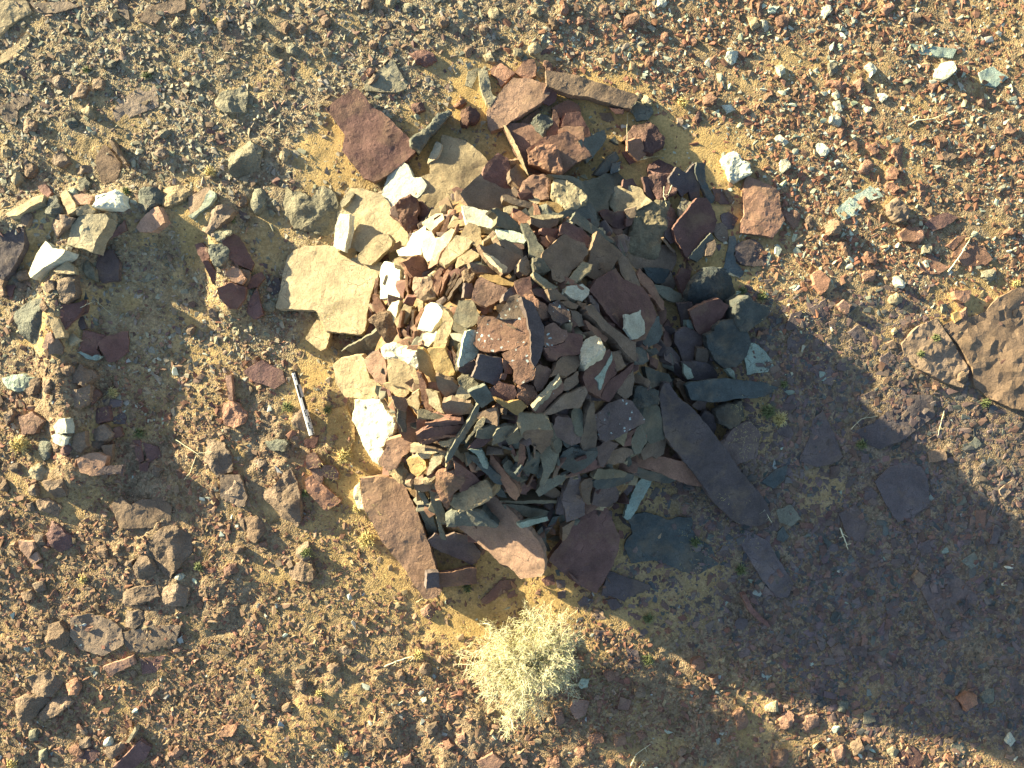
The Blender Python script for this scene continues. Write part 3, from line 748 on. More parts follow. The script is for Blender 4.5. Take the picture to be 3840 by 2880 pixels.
CAIRN_TXT = """# ---- outer apron slabs
A m1s7;68,44 75,48 87,64 100,72 125,96 143,113 137,122 124,134 104,148 90,155 78,150 64,132 52,117 55,99 38,74 32,68 46,56;big dark maroon slab with a peeled surface lying on sand, upper left of the cairn@the big dark maroon slab
A g0c12;185,68 189,71 178,84 165,98 152,117 141,109 140,102 158,88 172,72;dark green oblong rock right of the big dark maroon slab@the dark green oblong rock
B m1r8;-2,66 8,63 15,65 19,71 14,80 8,80 4,84 -2,82
B b1s9;111,17 136,20 150,24 175,32 200,40 220,46 220,52 212,63 200,61 168,51 140,46 125,41 112,36;long straight tan brown bar at the top right of the cairn@the long tan bar
B m0s4;107,37 120,44 118,54 110,60 100,55
B k1s6;64,28 84,29 107,36 107,46 98,56 80,68 62,78 51,86 38,90 34,82 33,68 40,56 52,40;large pinkish brown slab near the cairn top, pointed lower left@the large pinkish slab
B b0f3;175,70 190,70 195,80 185,82 178,78
B m0f2;188,64 207,66 206,72 196,72
B r1s4;116,64 135,55 146,60 150,67 150,72 136,73 125,76 118,70
B r1s3;96,66 97,70 94,76 84,86 70,86 80,77
B m0s3;128,76 135,72 137,82 130,90 124,84
B g1r7;84,86 94,76 103,73 113,76 114,82 106,92 108,103 98,95 92,87;dark green crusted rock between red slabs at the cairn top@the green crusted rock
B r1s4;116,68 119,70 123,80 123,95 118,102 108,104 108,95 114,86
B m1s5;134,72 150,71 160,90 163,103 152,106 140,96 128,88
B r1s5;51,86 80,86 90,89 104,103 112,110 118,122 104,140 84,150 66,118;dusty red slab with a bright thin left edge near the cairn top@the bright edged red slab
B t3e8;51,86 54,87 70,116 84,150 82,150 66,120
B r1s4;124,92 132,88 153,90 154,103 150,112 136,100 124,98
B r1s6;86,118 105,105 132,97 136,99 150,110 162,126 150,130 142,134 126,148 95,138;angular red brown slab carrying a smaller block, cairn top@the angular red slab
B r1c8;86,122 96,114 116,113 122,122 127,142 122,150 112,145 95,137 86,135;red brown block sitting on the angular red slab
B g0s4;150,107 165,101 180,95 183,102 178,113 160,133 155,126 155,118;grey green shaded slab right of the angular red slab
B d0s7;172,149 180,138 196,122 200,130 190,142 178,151
B d0f5;190,150 192,135 204,133 202,145
B g1s4;190,105 196,100 200,110
0 t1s7;166,52 174,54 179,58 183,62 181,65 174,73 169,80 164,79 156,74 159,68 159,66 162,65 162,60 165,58;large cracked buff slab between the white stone and the grey plate@the large cracked buff slab
A w3s6;171,109 178,113 175,122 172,128 161,135 163,126
D w3s7;150,-6 156,-9 168,-6 171,0 174,9 184,9 190,17 187,25 178,34 165,36 151,45 143,42 135,35 141,20 146,2;blazing white lobed stone at the upper left rim of the cairn@the white lobed stone
D t2s5;89,31 95,27 99,30 92,40 84,47 82,42
D t2s6;98,27 110,28 125,32 135,35 143,44 150,60 160,68 165,80 166,92 160,97 140,102 112,102 95,98 84,92 82,60 86,42;big creamy tan slab on the upper left flank, dimpled surface@the big creamy slab
D w3s7;82,58 93,59 92,70 90,85 87,103 82,100 74,96 76,75;upright cream bar standing on the big creamy slab's left side@the cream bar
0 t2s6;120,118 124,123 122,130 120,131 115,127 116,125
0 t2s6;107,105 109,97 111,95 115,93 127,93 131,97 134,98 142,99 141,103 139,108 137,116 136,123 135,124 132,124 122,123 119,116 105,115;huge pale yellow cross shaped slab on the left edge of the cairn@the cross shaped slab
D y0s3;80,104 95,101 105,104 96,114 88,110
D t2s6;104,112 115,98 130,85 140,84 147,92 146,98 138,105 128,115 122,120 110,118;rounded tan slab overlapping the cross shaped slab's top@the rounded tan slab
G g0s4;17,82 25,76 58,58 68,68 66,76 62,82 48,90 42,92 32,88 23,80;shaded green grey plate just below the cross shaped slab@the green plate below the cross
G t2s6;7,103 15,95 40,91 44,97 46,105 50,118 62,125 72,135 80,146 80,163 68,158 62,148 45,148 43,142 22,140 12,125;large pale stepped slab at the lower left edge of the cairn@the pale stepped slab
G k2s4;45,95 62,82 68,92 72,105 70,120 66,124 58,120 50,108
J w3c10;34,4 63,4 68,13 80,27 81,35 78,44 70,53 66,60 69,68 62,80 55,76 47,62 38,42 31,28;white weathered stone tapering downward on the lower left edge@the tapering white stone
J k1s5;73,55 90,50 105,57 104,65 92,73 84,88 75,89 63,79 68,70 73,62;pinkish slab tucked against the tapering white stone
J t1r6;75,90 84,92 92,78 98,92 104,108 103,116 85,103 76,98
M w2c8;10,18 16,12 21,30 24,44 14,44 9,28
M k1s12;20,9 45,7 70,10 78,20 82,32 90,45 100,75 106,90 115,125 117,140 122,147 118,152 110,157 99,157 75,120 50,90 25,45;very long pink slab forming the lower left side of the cairn@the very long pink slab
M r0s8;165,122 166,140 120,146 119,128 140,126
M p0s8;105,129 119,128 120,145 104,147
# ---- right side slabs
F d0s3;140,-6 130,-8 128,4 138,26 146,40 152,36 140,14
F g0s5;0,12 10,6 25,5 34,15 28,26 18,30 13,40 14,50 4,60 0,64 -15,60 -25,45 -28,30 -15,15;big smooth grey green oval slab, upper right of the cairn@the smooth grey green oval
F m0s3;34,20 35,12 46,11 52,22 44,26
C m1r8;38,61 50,45 66,39 76,46 86,60 85,67 72,78 60,77 58,62 45,64;dark wrinkled rock with dry twigs on it, upper right@the wrinkled rock with twigs
C r0s3;40,66 55,63 62,82 52,90 40,78
C m0s3;33,80 44,80 50,92 42,95
F m0s3;60,10 68,10 72,25 83,39 70,39 64,30
C m1r6;70,95 82,89 95,95 103,101 95,112 97,122 102,127 92,135 83,142 75,130 67,121 69,108;rough dark slab crossed by twisted dry roots, right of cairn top@the root crossed slab
C p0s4;95,115 104,101 115,108 125,97 130,115 131,138 126,145 120,142 118,130 110,137 103,127 97,122;smooth purple slab joined to the root crossed slab
F o1s4;110,35 123,43 115,55 108,60 105,50
F r0s3;90,45 100,50 104,63 90,60
F p0f;160,57 170,53 183,62 176,76 168,76 162,68
F b0f;149,70 160,67 168,73 170,85 166,95 155,88 150,79
F d0f4;171,85 178,84 181,95 177,108 180,120 190,131 186,140 170,135 163,127 168,105;curved boot shaped dark slab on the ground right of the cairn@the boot shaped dark slab
F p0f4;180,95 195,89 204,89 212,95 221,110 220,123 205,124 185,121 178,110;rounded purple slab next to the boot shaped dark slab
F p0s3;90,60 104,65 101,75 104,90 95,93 88,84
F g0s4;120,112 146,83 150,90 142,105 130,117
F b0f3;142,94 152,90 154,100 148,110 140,110
F m0s5;126,43 130,38 140,38 150,55 153,65 146,83 120,112 115,107 104,88 101,74 110,62;large maroon slab with a bright chipped edge, right of the crusty tall slab@the large maroon slab
0 d0r8;260,107 266,101 271,101 274,104 276,109 277,115 270,115 264,116 259,113;broad blue grey rock with an ochre stain, right of the cairn@the blue grey rock
F m0s4;103,137 109,127 120,130 120,145 113,162 107,150
F b0s4;40,107 55,112 74,116 80,98 90,98 100,110 100,116 94,129 75,126 55,127 45,122
F d0s4;62,127 90,128 95,135 85,145 76,146 66,135
F b0s3;95,132 102,147 96,154 83,147 90,140
F b0s5;33,80 45,69 47,78 43,88 35,82
F p0s4;27,85 33,83 42,87 38,105 30,103 27,98
F b0e10;83,88 86,87 101,105 99,107 90,98
F o1c9;54,46 76,41 90,43 93,46 89,58 89,75 84,85 78,108 74,115 60,112 40,105 38,100 45,78 48,62;tall crusty olive slab with a peeled top, right part of the cairn@the crusty tall slab
F t2s6;14,39 17,30 25,22 45,21 55,24 60,32 68,40 58,45 46,52 40,58 24,53;sunlit peach rounded slab, upper right part of the cairn@the peach rounded slab
F b1s3;36,52 50,48 48,60 39,62
F m0s5;5,55 12,51 22,55 34,54 36,60 36,73 30,76 20,72 8,62
F m0s3;38,62 47,60 44,70 38,72
# I tile
I o0s5;35,-3 52,0 70,10 82,24 75,22 50,15 36,4
I p0s4;62,22 80,20 82,28 77,30 75,50 68,50 66,35
I c0s4;75,42 82,42 91,57 82,58 76,50
I m0s4;122,22 136,30 139,40 138,48 128,44 116,42
I m0s6;80,31 100,20 115,16 122,22 127,24 116,42 114,57 98,62 90,56 85,45;large flat maroon grey slab at the right rim, smooth faced@the maroon grey rim slab
I d0c12;142,18 155,12 165,20 180,24 181,30 176,40 165,46 155,54 147,54 141,45 140,30;smooth rounded grey boulder with two small dark spots, right rim@the spotted grey boulder
I c0f4;154,70 168,74 178,84 186,96 190,108 165,110 152,113 150,95 148,88 153,80;pale turquoise fan shaped slab on the ground at the right rim@the turquoise fan slab
I p0s5;61,60 73,53 90,60 102,61 96,72 84,84 82,95 80,96 72,95 66,80 61,72
I d0s8;114,50 120,45 134,43 144,50 150,58 155,70 148,88 138,99 124,101 112,90 103,70 102,62 112,57;big dark teal shield shaped slab at the right rim@the teal shield slab
I m0s2;45,50 50,42 55,50 55,70 52,75 44,72 46,60
I b0s6;88,79 100,79 102,85 100,98 94,97 86,97
I p0s4;70,97 86,96 100,98 108,104 113,112 110,120 85,119 73,116
I c0s3;70,98 80,106 83,115 76,118 71,110
I p0s4;49,98 62,99 70,110 76,120 70,121 58,110
I p0s4;45,77 55,78 65,90 64,98 56,99 46,92
I p0f2;104,88 108,90 111,95 105,94
I c0r4;127,104 131,103 140,117 136,119 130,112
I d0s3;22,103 35,108 50,112 54,120 45,125 28,128 24,115
I d0s5;8,78 16,77 22,84 24,94 18,98 7,98
I d0s3;22,80 35,78 38,83 33,86
I d0s7;78,127 82,124 100,121 130,119 170,123 188,129 182,134 170,140 140,142 110,147 85,144;long teal green pointed slab reaching out to the right of the cairn@the long teal slab
I b0s5;64,122 68,121 76,127 82,140 85,152 80,153 74,148 68,135 62,127
I p0s6;82,152 90,145 100,147 98,161 85,155
L d0r7;128,36 140,28 150,28 160,23 161,45 145,57 131,50
L p0s4;133,78 140,75 155,78 180,76 176,95 152,103 135,90
L p0s5;139,74 155,54 170,50 184,65 180,75 165,78 150,77;half round violet slab on the ground right of the diagonal slab@the violet half round slab
L p0s4;105,45 112,37 125,42 126,55 122,65 112,55
0 d0s5;243,121 247,119 248,125 247,128 243,130 241,128
0 p0s9;248,150 250,145 252,145 255,150 260,154 270,166 277,176 286,187 288,192 287,194 283,196 276,195 268,188 264,182 257,173 252,167 250,164 249,157;very long grey brown slab pointing down right out of the cairn@the long diagonal slab
L r0s5;8,95 30,92 60,96 85,102 100,110 114,119 104,131 95,130 72,123 60,118 30,108;smooth rust red slab tipped out over the diagonal slab@the rust red slab
L d0s6;0,98 30,110 68,120 72,124 62,128 40,125 10,112
# ---- bottom cist
N d0f4;125,46 132,41 145,39 155,42 168,47 178,44 192,44 193,50 191,55 198,65 208,72 213,75 216,86 220,92 212,96 200,103 185,103 170,95 158,90 145,90 129,92 126,85 122,76 124,68 130,62 129,54;large dark teal slab with a ragged outline lying flat below the cairn@the ragged teal slab
N p0f3;105,101 110,101 125,106 148,114 150,117 140,122 125,127 122,132 108,126 98,125 102,112;violet flat slab with a torn top edge below the cairn@the torn violet slab
N m0s7;47,87 60,70 70,55 72,47 80,43 101,34 104,40 110,55 115,64 113,80 108,93 93,119 85,116 70,107;large kite shaped mauve brown slab at the bottom of the cairn@the kite shaped mauve slab
N b0s4;58,55 70,48 70,52 62,66 58,68
N m0e8;65,102 68,104 76,111 72,112
N d0s3;32,60 37,55 42,72 46,79 42,79 36,70
N d0e9;42,55 48,44 56,42 50,50
0 k2s6;173,198 178,190 184,186 189,190 194,195 201,203 203,207 203,213 202,215 195,216 191,212 188,211 183,206 178,202;long apricot slab in sun and shadow at the cairn's bottom end@the apricot slab
M g0s4;93,45 96,30 104,42 112,55 118,78 108,82 100,60
M o0s4;108,12 114,10 120,30 128,52 126,60 122,62 128,82 122,80 115,50 110,35
M g0s3;93,24 100,24 108,38 108,45 100,38
M b0s4;88,13 110,12 109,20 100,22 90,20
M p0s5;108,85 117,78 127,82 140,77 155,80 165,92 171,100 169,108 161,116 145,108 125,100 112,93;dark olive brown oval slab lying inside the bottom hollow@the dark oval in the hollow
K g0s5;18,136 40,137 60,141 74,144 70,151 55,154 35,148 22,142
K o0e10;12,131 40,131 86,130 86,134 40,135 14,134
K c0s4;38,160 55,155 72,152 74,156 62,160 42,166
K p0s4;85,147 88,130 94,122 95,135 96,147 92,148
K b0s5;118,110 122,104 134,102 130,118 128,135 122,132 119,122
K p0s4;132,135 138,114 160,112 165,120 163,130 150,138 138,137
K p0s5;96,120 105,100 114,98 117,106 119,125 121,133 121,147 105,154 99,156 97,140 94,130;tall grey violet slab leaning at the cairn's lower right foot@the tall grey violet slab
K c0s4;197,102 209,105 200,122 190,140 182,152 178,154 174,150 180,130 188,112;slender pale turquoise slab on the ground above the ragged teal slab@the slender turquoise slab
K d0s5;136,106 140,102 160,100 176,96 184,98 182,104 165,111 140,115 137,112
K o0s4;135,100 140,90 160,90 176,95 172,100 155,101 140,103
M g1c8;130,52 138,47 147,49 158,46 174,46 182,55 194,65 190,69 180,66 155,66 132,68;pale green lumpy rock resting on the apricot slab@the pale green lumpy rock
# ---- cairn body lower flank
J m0s5;160,80 176,90 195,106 186,114 168,118 165,100
K r1s7;0,72 3,73 12,85 25,103 33,112 36,122 32,128 24,123 18,112 8,95 0,85;long brown slab running down the lower flank with a lit foot
K d0s4;0,104 6,105 16,118 20,126 10,124 0,116
K d0s6;-26,72 -15,76 0,88 12,98 14,108 4,106 -10,92 -22,80
K m0s3;36,112 48,104 58,104 55,112 45,121 38,120
K g0s4;17,86 23,78 28,81 32,95 40,100 33,107 25,102
K g0s4;43,88 50,72 56,66 65,72 62,85 60,96 44,90
K d0s4;62,90 67,82 69,92 66,100 61,101
K g0s7;60,118 70,106 85,99 96,97 97,102 88,110 72,120 64,124
K b0s3;80,102 86,86 92,86 85,98
K m0e8;96,100 110,92 140,84 150,83 130,91 105,99
K r1e10;38,56 41,50 45,62 46,75 42,85 38,100 34,99 36,75
K o1s5;82,55 86,68 85,78 80,92 72,105 65,112 64,108 69,90 65,75 68,67;curved olive blade shaped slab in the shaded lower centre@the olive blade
K g0s3;4,47 10,38 20,34 33,35 35,38 20,50 3,58
K g0s4;20,50 35,38 42,48 35,55 24,58
K g0s6;72,20 76,28 85,36 92,55 90,66 85,68 78,42
K o1s7;36,30 38,18 41,17 55,18 68,19 73,24 78,38 60,37 44,40 42,46;half lit grey green slab with a cream left edge, lower centre
K b0s5;43,40 62,37 77,39 80,45 78,56 70,62 66,69 50,55 42,46;brown triangular plate below the half lit green slab
K d0s4;92,50 105,58 120,60 122,67 111,70 97,60
K p0s5;85,25 88,22 104,25 108,42 117,47 118,54 105,58 98,55 88,48 82,35
K d0s5;87,82 95,68 105,62 122,68 137,68 135,75 122,88 108,94 95,88;broad dark slate fan low on the right flank@the dark slate fan
K m0s3;120,88 135,76 142,84 150,82 140,88 125,92
K p0s4;136,62 142,60 150,52 157,55 165,58 158,66 150,80 146,86 142,84
K b0s4;150,80 158,66 170,63 184,65 184,70 175,75 172,81 160,83
K o0s3;158,48 178,40 175,52 172,60
K m0s3;174,44 188,38 182,48 176,52
K o0s5;106,14 110,11 117,13 119,20 119,40 117,46 110,42 106,30 105,18
K b0s6;125,20 130,6 134,6 135,22 138,48 134,65 130,72 123,71 118,52 121,38;tall narrow brown standing slab on the right flank@the tall narrow slab
L b0s4;30,87 40,75 52,72 61,69 62,72 58,90 49,96 45,93 34,98
L g0s5;17,75 22,60 30,53 34,65 36,75 28,89 22,90 18,82
L p0s4;48,26 54,30 65,42 66,46 58,48
L d0r8;20,28 22,8 28,3 40,7 53,9 52,26 45,25 28,30
L g0s5;27,32 48,26 52,32 58,50 61,68 52,73 41,76 36,70 30,50;green grey plate beside the head of the diagonal slab
K p0L5;136,22 155,5 170,0 182,3 198,25 197,30 180,38 158,50 150,53 143,49 140,38;purple brown slab splashed with turquoise lichen, right flank@the lichen splashed slab
# J tile interior
J r0s4;82,5 98,8 112,28 112,57 95,50 86,30
J g0s5;88,5 97,8 98,40 93,40 87,28
J r0s4;113,22 160,26 168,32 128,38 118,56 113,50
J o1s4;114,13 120,12 140,19 168,23 165,25 140,27 115,22
J m0s4;128,33 140,27 169,22 172,31 150,33 130,37 122,40
J m0s4;113,45 130,36 150,34 171,34 166,45 140,47 120,50
J r0s3;118,55 135,47 149,46 140,53 120,58
J t2s4;140,55 160,49 164,51 155,60 144,60
J t2s5;105,58 120,59 150,63 148,68 130,70 105,67
J w2s3;113,70 130,70 128,75 118,76
J y2s6;99,78 115,75 122,80 124,88 112,100 104,92;bright butter yellow slab on the lower left flank@the butter yellow slab
J r1r7;137,98 150,92 168,92 174,98 172,105 167,115 155,125 150,142 142,128 137,108;reddish rounded block on the lower flank, cracked face
J t2r6;120,103 128,98 134,94 137,100 130,108 122,109
J t2s4;125,95 128,82 134,72 148,70 142,82 130,95 126,97
J m0s3;178,64 190,50 205,46 210,48 200,58 185,64
J g0s4;192,38 215,32 214,45 205,50 188,48
J c0s4;180,65 196,66 198,72 204,85 203,89 198,87 190,72
J b0s5;146,4 156,1 180,4 184,8 180,18 165,20 150,17 146,12
J b1s4;190,18 205,12 214,11 216,22 215,33 200,28 191,24
J o1s6;186,35 195,24 200,25 198,32 184,45 176,55 175,52 185,40
J g0s6;190,8 192,10 190,25 175,45 160,70 152,80 150,78 158,60 172,38 182,20;long dark green leaf shaped blade on the lower flank@the dark green blade
M t2c12;134,29 158,16 180,8 187,17 187,30 178,36 155,46 146,48 133,36;pale yellow brick shaped block on the lower flank@the pale yellow block
# G tile interior left flank
G r1s5;55,9 60,11 72,30 70,33 60,35 55,22
G r1e14;48,38 52,18 54,36 50,50
G w3s6;73,32 80,19 89,17 86,32 82,44 76,40
G t2s6;83,42 95,22 104,25 103,32 96,45 90,50 86,50
G m0s4;95,20 100,12 111,12 106,25
G t2s4;111,14 120,14 119,26 114,30
G b1e14;104,28 108,30 108,50 104,62 103,45
G r1e14;110,40 118,25 121,26 113,45 109,50
G r0e14;108,56 114,56 112,68 108,66
G b1r7;50,42 60,34 70,33 80,45 97,66 85,72 75,75 72,70 60,52;long splintery red brown slab low on the left flank@the splintery slab
G w3s5;120,60 137,56 135,68 127,76 118,72
G t2s7;145,28 152,32 158,42 155,55 147,76 132,76 135,65 145,45
G w3c8;113,52 122,25 130,19 138,22 144,30 142,38 130,55 120,54;bright white cracked block on the left flank@the white cracked block
G r1s3;86,70 98,66 108,67 108,73 98,80 90,76
G r1s3;98,80 103,75 125,76 115,80 112,86 105,85
G k2r5;113,70 118,68 122,70 121,74 114,75
G w2c9;66,78 70,75 95,80 108,84 114,98 113,103 107,105 95,98 85,93 72,92 67,85;white topped green stone low on the left flank@the white topped stone
G t2s5;75,94 95,96 107,104 115,115 115,127 105,134 95,128 77,124 75,110;smooth sandy yellow slab on the lower left flank@the sandy yellow slab
G t2s4;68,125 80,123 98,127 101,134 97,140 84,138
G b0s4;79,140 95,142 100,150 97,160 85,155
G t1s5;96,148 105,138 113,133 115,150 112,163 105,155
G o1s4;160,42 178,52 184,58 170,60 158,53
G o1s5;166,17 183,16 192,36 190,45 176,52 160,42 160,37
G w1s4;155,59 165,59 175,63 172,72 160,67
G c0s4;176,57 188,56 186,70 191,82 184,95 168,101 167,98 172,70
G r1e12;148,78 155,82 161,104 158,103
G r1e12;157,75 162,85 163,97 160,100
G t1e12;165,72 168,72 166,100 163,108 161,106 163,85
G y0s5;113,80 120,81 130,90 133,105 138,120 142,136 135,132 128,115 115,108 114,95
G y1s6;126,80 147,78 153,92 160,108 158,112 138,113 133,100 130,88;olive yellow block with a dark crack, lower left of centre@the cracked olive yellow block
G r1s5;111,110 117,112 122,122 128,140 134,158 125,158 118,145 115,125
G t2s5;124,132 138,137 142,150 147,162 140,160 128,150
G b0s4;137,115 155,120 165,128 160,142 150,142 140,130
G t2s4;162,140 168,127 175,133 181,140 175,144 162,143
G g0s5;180,136 200,127 207,135 213,140 212,145 200,152 196,155 188,145
G p0s4;168,101 184,95 188,98 182,118 175,112 166,107
G o1r6;165,118 170,111 178,114 195,125 197,128 182,136 175,132 166,125
G r1e12;90,30 93,29 91,52 88,50
G m1e12;99,50 102,48 101,62 98,60
G r1e12;106,58 109,57 108,66 105,66
G r0e12;86,52 89,50 92,62 89,64
E r1e12;30,84 33,83 23,104 20,103
E r0e12;16,112 19,110 10,132 7,132
E b1e12;24,128 27,127 16,148 13,148
J m0e12;122,30 150,26 168,27 150,29 124,33
J r1e12;120,50 146,45 168,46 148,49 122,53
J b0e12;122,62 150,66 150,69 122,66
K m0e14;24,60 27,58 34,72 31,74
K d0e14;46,60 49,58 52,78 49,80
K b0e14;56,60 59,60 58,76 55,76
K d0e14;16,60 28,62 28,65 16,63
K r0e14;54,98 57,97 50,112 47,111
K d0e14;40,84 43,86 34,98 32,96
K g0e14;84,74 87,73 90,84 87,86
K d0e14;90,96 104,90 105,92 91,98
K m0e14;110,78 124,72 125,75 112,80
H m0e14;118,52 121,52 124,64 121,64
H b0e14;140,52 143,50 152,60 150,62
H p0e14;124,140 127,139 122,154 119,154
H d0e14;112,134 115,133 114,142 111,142
# D tile interior
D b0s3;147,98 160,92 160,99 146,106
D w3s5;139,119 162,121 158,133 158,165 148,163 134,165 134,142 133,135 135,125;large white sunstruck slab beside the cross shaped slab@the white sunstruck slab
D t2s5;152,115 168,108 175,110 166,118 163,126 152,121
D w3s5;190,78 200,80 205,88 221,85 215,95 205,115 195,117 188,102
D w3s6;156,103 168,98 175,82 191,72 193,96 187,100 186,108 170,110 158,110;white four sided slab high on the left flank@the white flank slab
D w3s5;188,67 205,56 214,56 215,63 200,77 195,72
D r1e14;127,140 131,138 129,160 126,163
D r1e12;165,130 168,132 170,160 166,155
D r1e12;171,132 174,136 172,152 170,150
D r1e12;186,100 184,98 192,116 190,116
D r0s5;163,119 183,110 190,114 198,128 194,137 176,137 170,130;brick red plate high on the left flank@the brick red plate
D b1c8;177,138 198,138 204,152 204,163 192,167 180,163 175,152;small tan cube shaped block just below the brick red plate@the tan cube
D m1s4;180,42 184,40 192,47 197,56 190,64 184,62
D m1c14;147,50 158,38 172,31 180,36 184,50 180,60 184,68 173,80 165,75 157,65 146,57;lumpy dark maroon rock at the upper left rim below the white lobed stone@the lumpy maroon rock
D k1s5;146,50 152,45 156,56 156,62 147,56
# E tile interior
E m0s3;84,-4 95,-5 112,1 104,5 84,6
E m0s3;128,3 150,1 165,7 160,10 140,8
E b0s5;57,5 60,12 88,24 104,24 98,30 82,48 68,50 43,47 31,30 42,19;broad smooth grey brown plate near the cairn top, in shade@the broad grey brown plate
E b0s5;95,-1 105,-9 117,7 111,18 106,22 96,12 94,5
E b0s4;94,-12 108,-15 110,-10 96,0
E m0s6;64,-8 78,-22 92,-14 95,0 103,20 103,24 88,23 70,17 59,12 60,2;plum slab with a clean curved edge above the grey brown plate@the plum slab
E g0s4;144,5 176,8 190,15 192,26 168,12 152,9
E r1c8;123,6 138,5 147,10 147,20 144,36 134,37 110,27 108,23 112,13;sunlit orange red block at the upper centre of the cairn@the orange red block
E o2c12;152,9 168,12 186,24 194,32 193,40 184,45 180,48 166,50 155,35 148,30 150,18;big pale olive block with a cream front, upper centre@the pale olive block
E t2s3;110,28 120,31 132,36 132,43 127,43 115,35
E y1s3;133,41 143,40 155,42 163,50 157,56 145,49
E g1s3;140,47 150,53 160,56 135,57
E d0s5;158,55 180,48 195,40 203,50 209,68 207,73 190,62 178,54 173,66 160,60
E g0s5;180,54 185,57 221,86 228,92 222,92 200,82 174,66
E m0s5;164,67 172,68 190,78 200,88 202,95 195,99 180,93 166,83 158,84
E b1s6;85,32 91,31 110,38 124,41 125,45 119,48 102,44 86,38
E r1s3;124,41 130,45 134,57 126,58
E t2s5;86,48 94,45 104,47 103,52 95,55 87,54
E r1s4;98,55 106,52 120,60 124,68 110,68 98,60
E b0s5;122,62 140,64 157,61 155,70 145,75 135,76 122,69
E t2e10;119,58 140,56 164,57 162,60 135,63 120,60
E w2s7;32,46 36,45 68,52 75,65 74,75 56,71 43,67 38,64;cream slab with a glaring broken left edge, upper centre@the cream broken slab
E c2s6;75,73 86,77 100,79 111,83 116,88 112,94 96,92 78,85
E g0s6;69,51 80,51 90,55 103,67 110,75 111,82 95,78 76,70 79,60;dark green slab with a white edge next to the cream broken slab
E m0s3;136,75 156,76 157,86 150,88 134,82
E r0s3;134,85 141,86 147,97 143,100 135,93
E r0s3;142,84 156,90 148,97
E g1s6;109,69 118,69 124,80 129,90 137,100 138,110 128,114 119,109 119,95 113,82;grey green waisted slab standing in the upper centre@the waisted green slab
E t1s3;18,66 35,63 38,70 25,73 17,73
E w3s5;0,90 18,76 22,78 15,92 8,105 0,118 -6,110
E t2s5;43,68 50,70 56,75 57,95 52,101 46,95 42,88 30,86 36,72;cream upright slab among thin red slabs, upper left of centre
E r0e12;27,69 29,70 28,78 20,90 17,94 20,84
E r0e12;5,104 16,94 18,96 8,110 0,120
E r1e12;12,60 16,58 12,78 2,90 0,88
E t2s5;59,90 72,78 74,84 60,92
E b0s5;74,78 83,97 96,106 111,110 110,103 95,92 88,89 80,90
E r1s4;89,89 98,94 111,96 112,101 108,103 98,98
E t2s6;24,84 38,87 45,92 40,100 28,110 10,122 3,117 6,110 15,95;sunlit apricot slab shaped like a flat iron, left of centre@the apricot flat iron slab
E t2s5;44,102 54,108 53,112 42,119 28,125 24,121 27,113 38,106
E b0s4;42,119 55,122 70,126 88,138 84,139 70,133 55,131 44,125
E b0s6;55,96 62,99 76,94 82,98 95,105 110,111 105,120 92,132 85,133 74,122 65,112 60,104;brown slab carrying a small blue lichen spot, upper centre@the blue spotted slab
E w2e8;59,106 63,108 84,128 84,133 80,131 62,112
E g0c7;125,112 138,114 140,120 147,128 138,132 125,132 124,120
E b0s5;109,115 115,110 119,118 121,130 116,136 112,135 106,130 106,120
E b0s6;166,83 180,92 190,94 195,107 189,113 188,118 174,128 168,140 160,144 150,140 148,128 136,115 138,106 150,96;large grey brown angular slab, right of upper centre@the large grey brown slab
0 b0s6;224,87 230,92 233,95 233,96 231,98 230,100 226,105 224,105 220,103 222,93;tapering brown slab to the right of the large grey brown slab
E o1s5;189,118 200,122 199,128 188,138 178,147 167,146 172,138 180,128
E w0s5;168,150 188,147 197,155 196,160 188,168 176,166 166,158;clean pale turquoise white stone in the shaded upper centre@the pale turquoise stone
E o0s5;125,132 130,133 145,144 156,150 150,154 140,152 126,138
E b1r6;32,130 38,127 46,128 48,134 44,141 40,144 34,142
E r1e13;0,128 8,122 10,124 0,145 -6,148
E r1e13;-5,150 3,135 8,138 0,160
E r1e13;8,135 15,122 21,121 14,135 6,155 3,160
E b1e13;10,160 22,140 27,132 29,134 20,150 12,162
E b1e13;13,165 28,140 34,135 32,143 20,158 15,168
E p0s5;36,145 45,146 48,156 44,166 34,164
E p0s4;88,158 92,154 102,148 104,160 98,168 86,168
E m1s5;100,144 120,136 122,150 122,160 112,164 104,158
E r1s6;51,143 56,138 72,146 90,152 88,158 83,166 64,176 54,172 45,165;rosy slab with a slanting shadow line, centre left@the rosy slab
E y1s4;56,136 62,134 78,135 90,142 99,145 97,150 82,148 68,143 58,141;yellow lichen covered strip of stone above the rosy slab
# H tile core
H b0s4;88,2 100,2 112,12 118,18 106,15 92,16
H b0s4;105,18 118,18 128,22 125,27 112,24
H m0s4;67,2 80,1 90,5 93,15 90,20 80,12 70,8
H b0s4;127,17 138,20 139,25 135,28 128,22
H p0e10;140,8 145,10 155,28 152,30 143,18
H b0s4;117,28 125,30 132,35 136,48 128,50 120,42
H r0s4;136,42 142,45 166,65 162,70 155,65 143,55
H b0s8;137,25 145,22 165,45 195,68 202,70 203,92 200,94 190,85 178,70 160,55 142,36;long brown beam of stone slanting down right of centre@the brown stone beam
0 r0s4;240,101 245,106 248,112 249,113 249,116 248,116 243,109 240,106 239,103
F b0s5;31,106 40,115 48,130 58,158 48,160 38,145 30,130 27,115
0 m0s7;221,109 224,105 231,101 234,105 241,108 244,113 246,118 245,121 243,124 242,127 238,128 230,120 223,111;big plum slab with a large cream mineral patch, right of centre@the cream patched plum slab
H w0s0;188,34 196,35 205,31 209,26 208,34 214,44 214,58 205,66 197,67 188,52
H b0s5;170,82 183,80 185,92 189,100 178,108 172,95
H b0s4;187,120 199,105 200,120 197,138 188,145 178,135
H m0s5;156,142 165,122 175,115 199,97 198,105 187,120 180,130 168,147
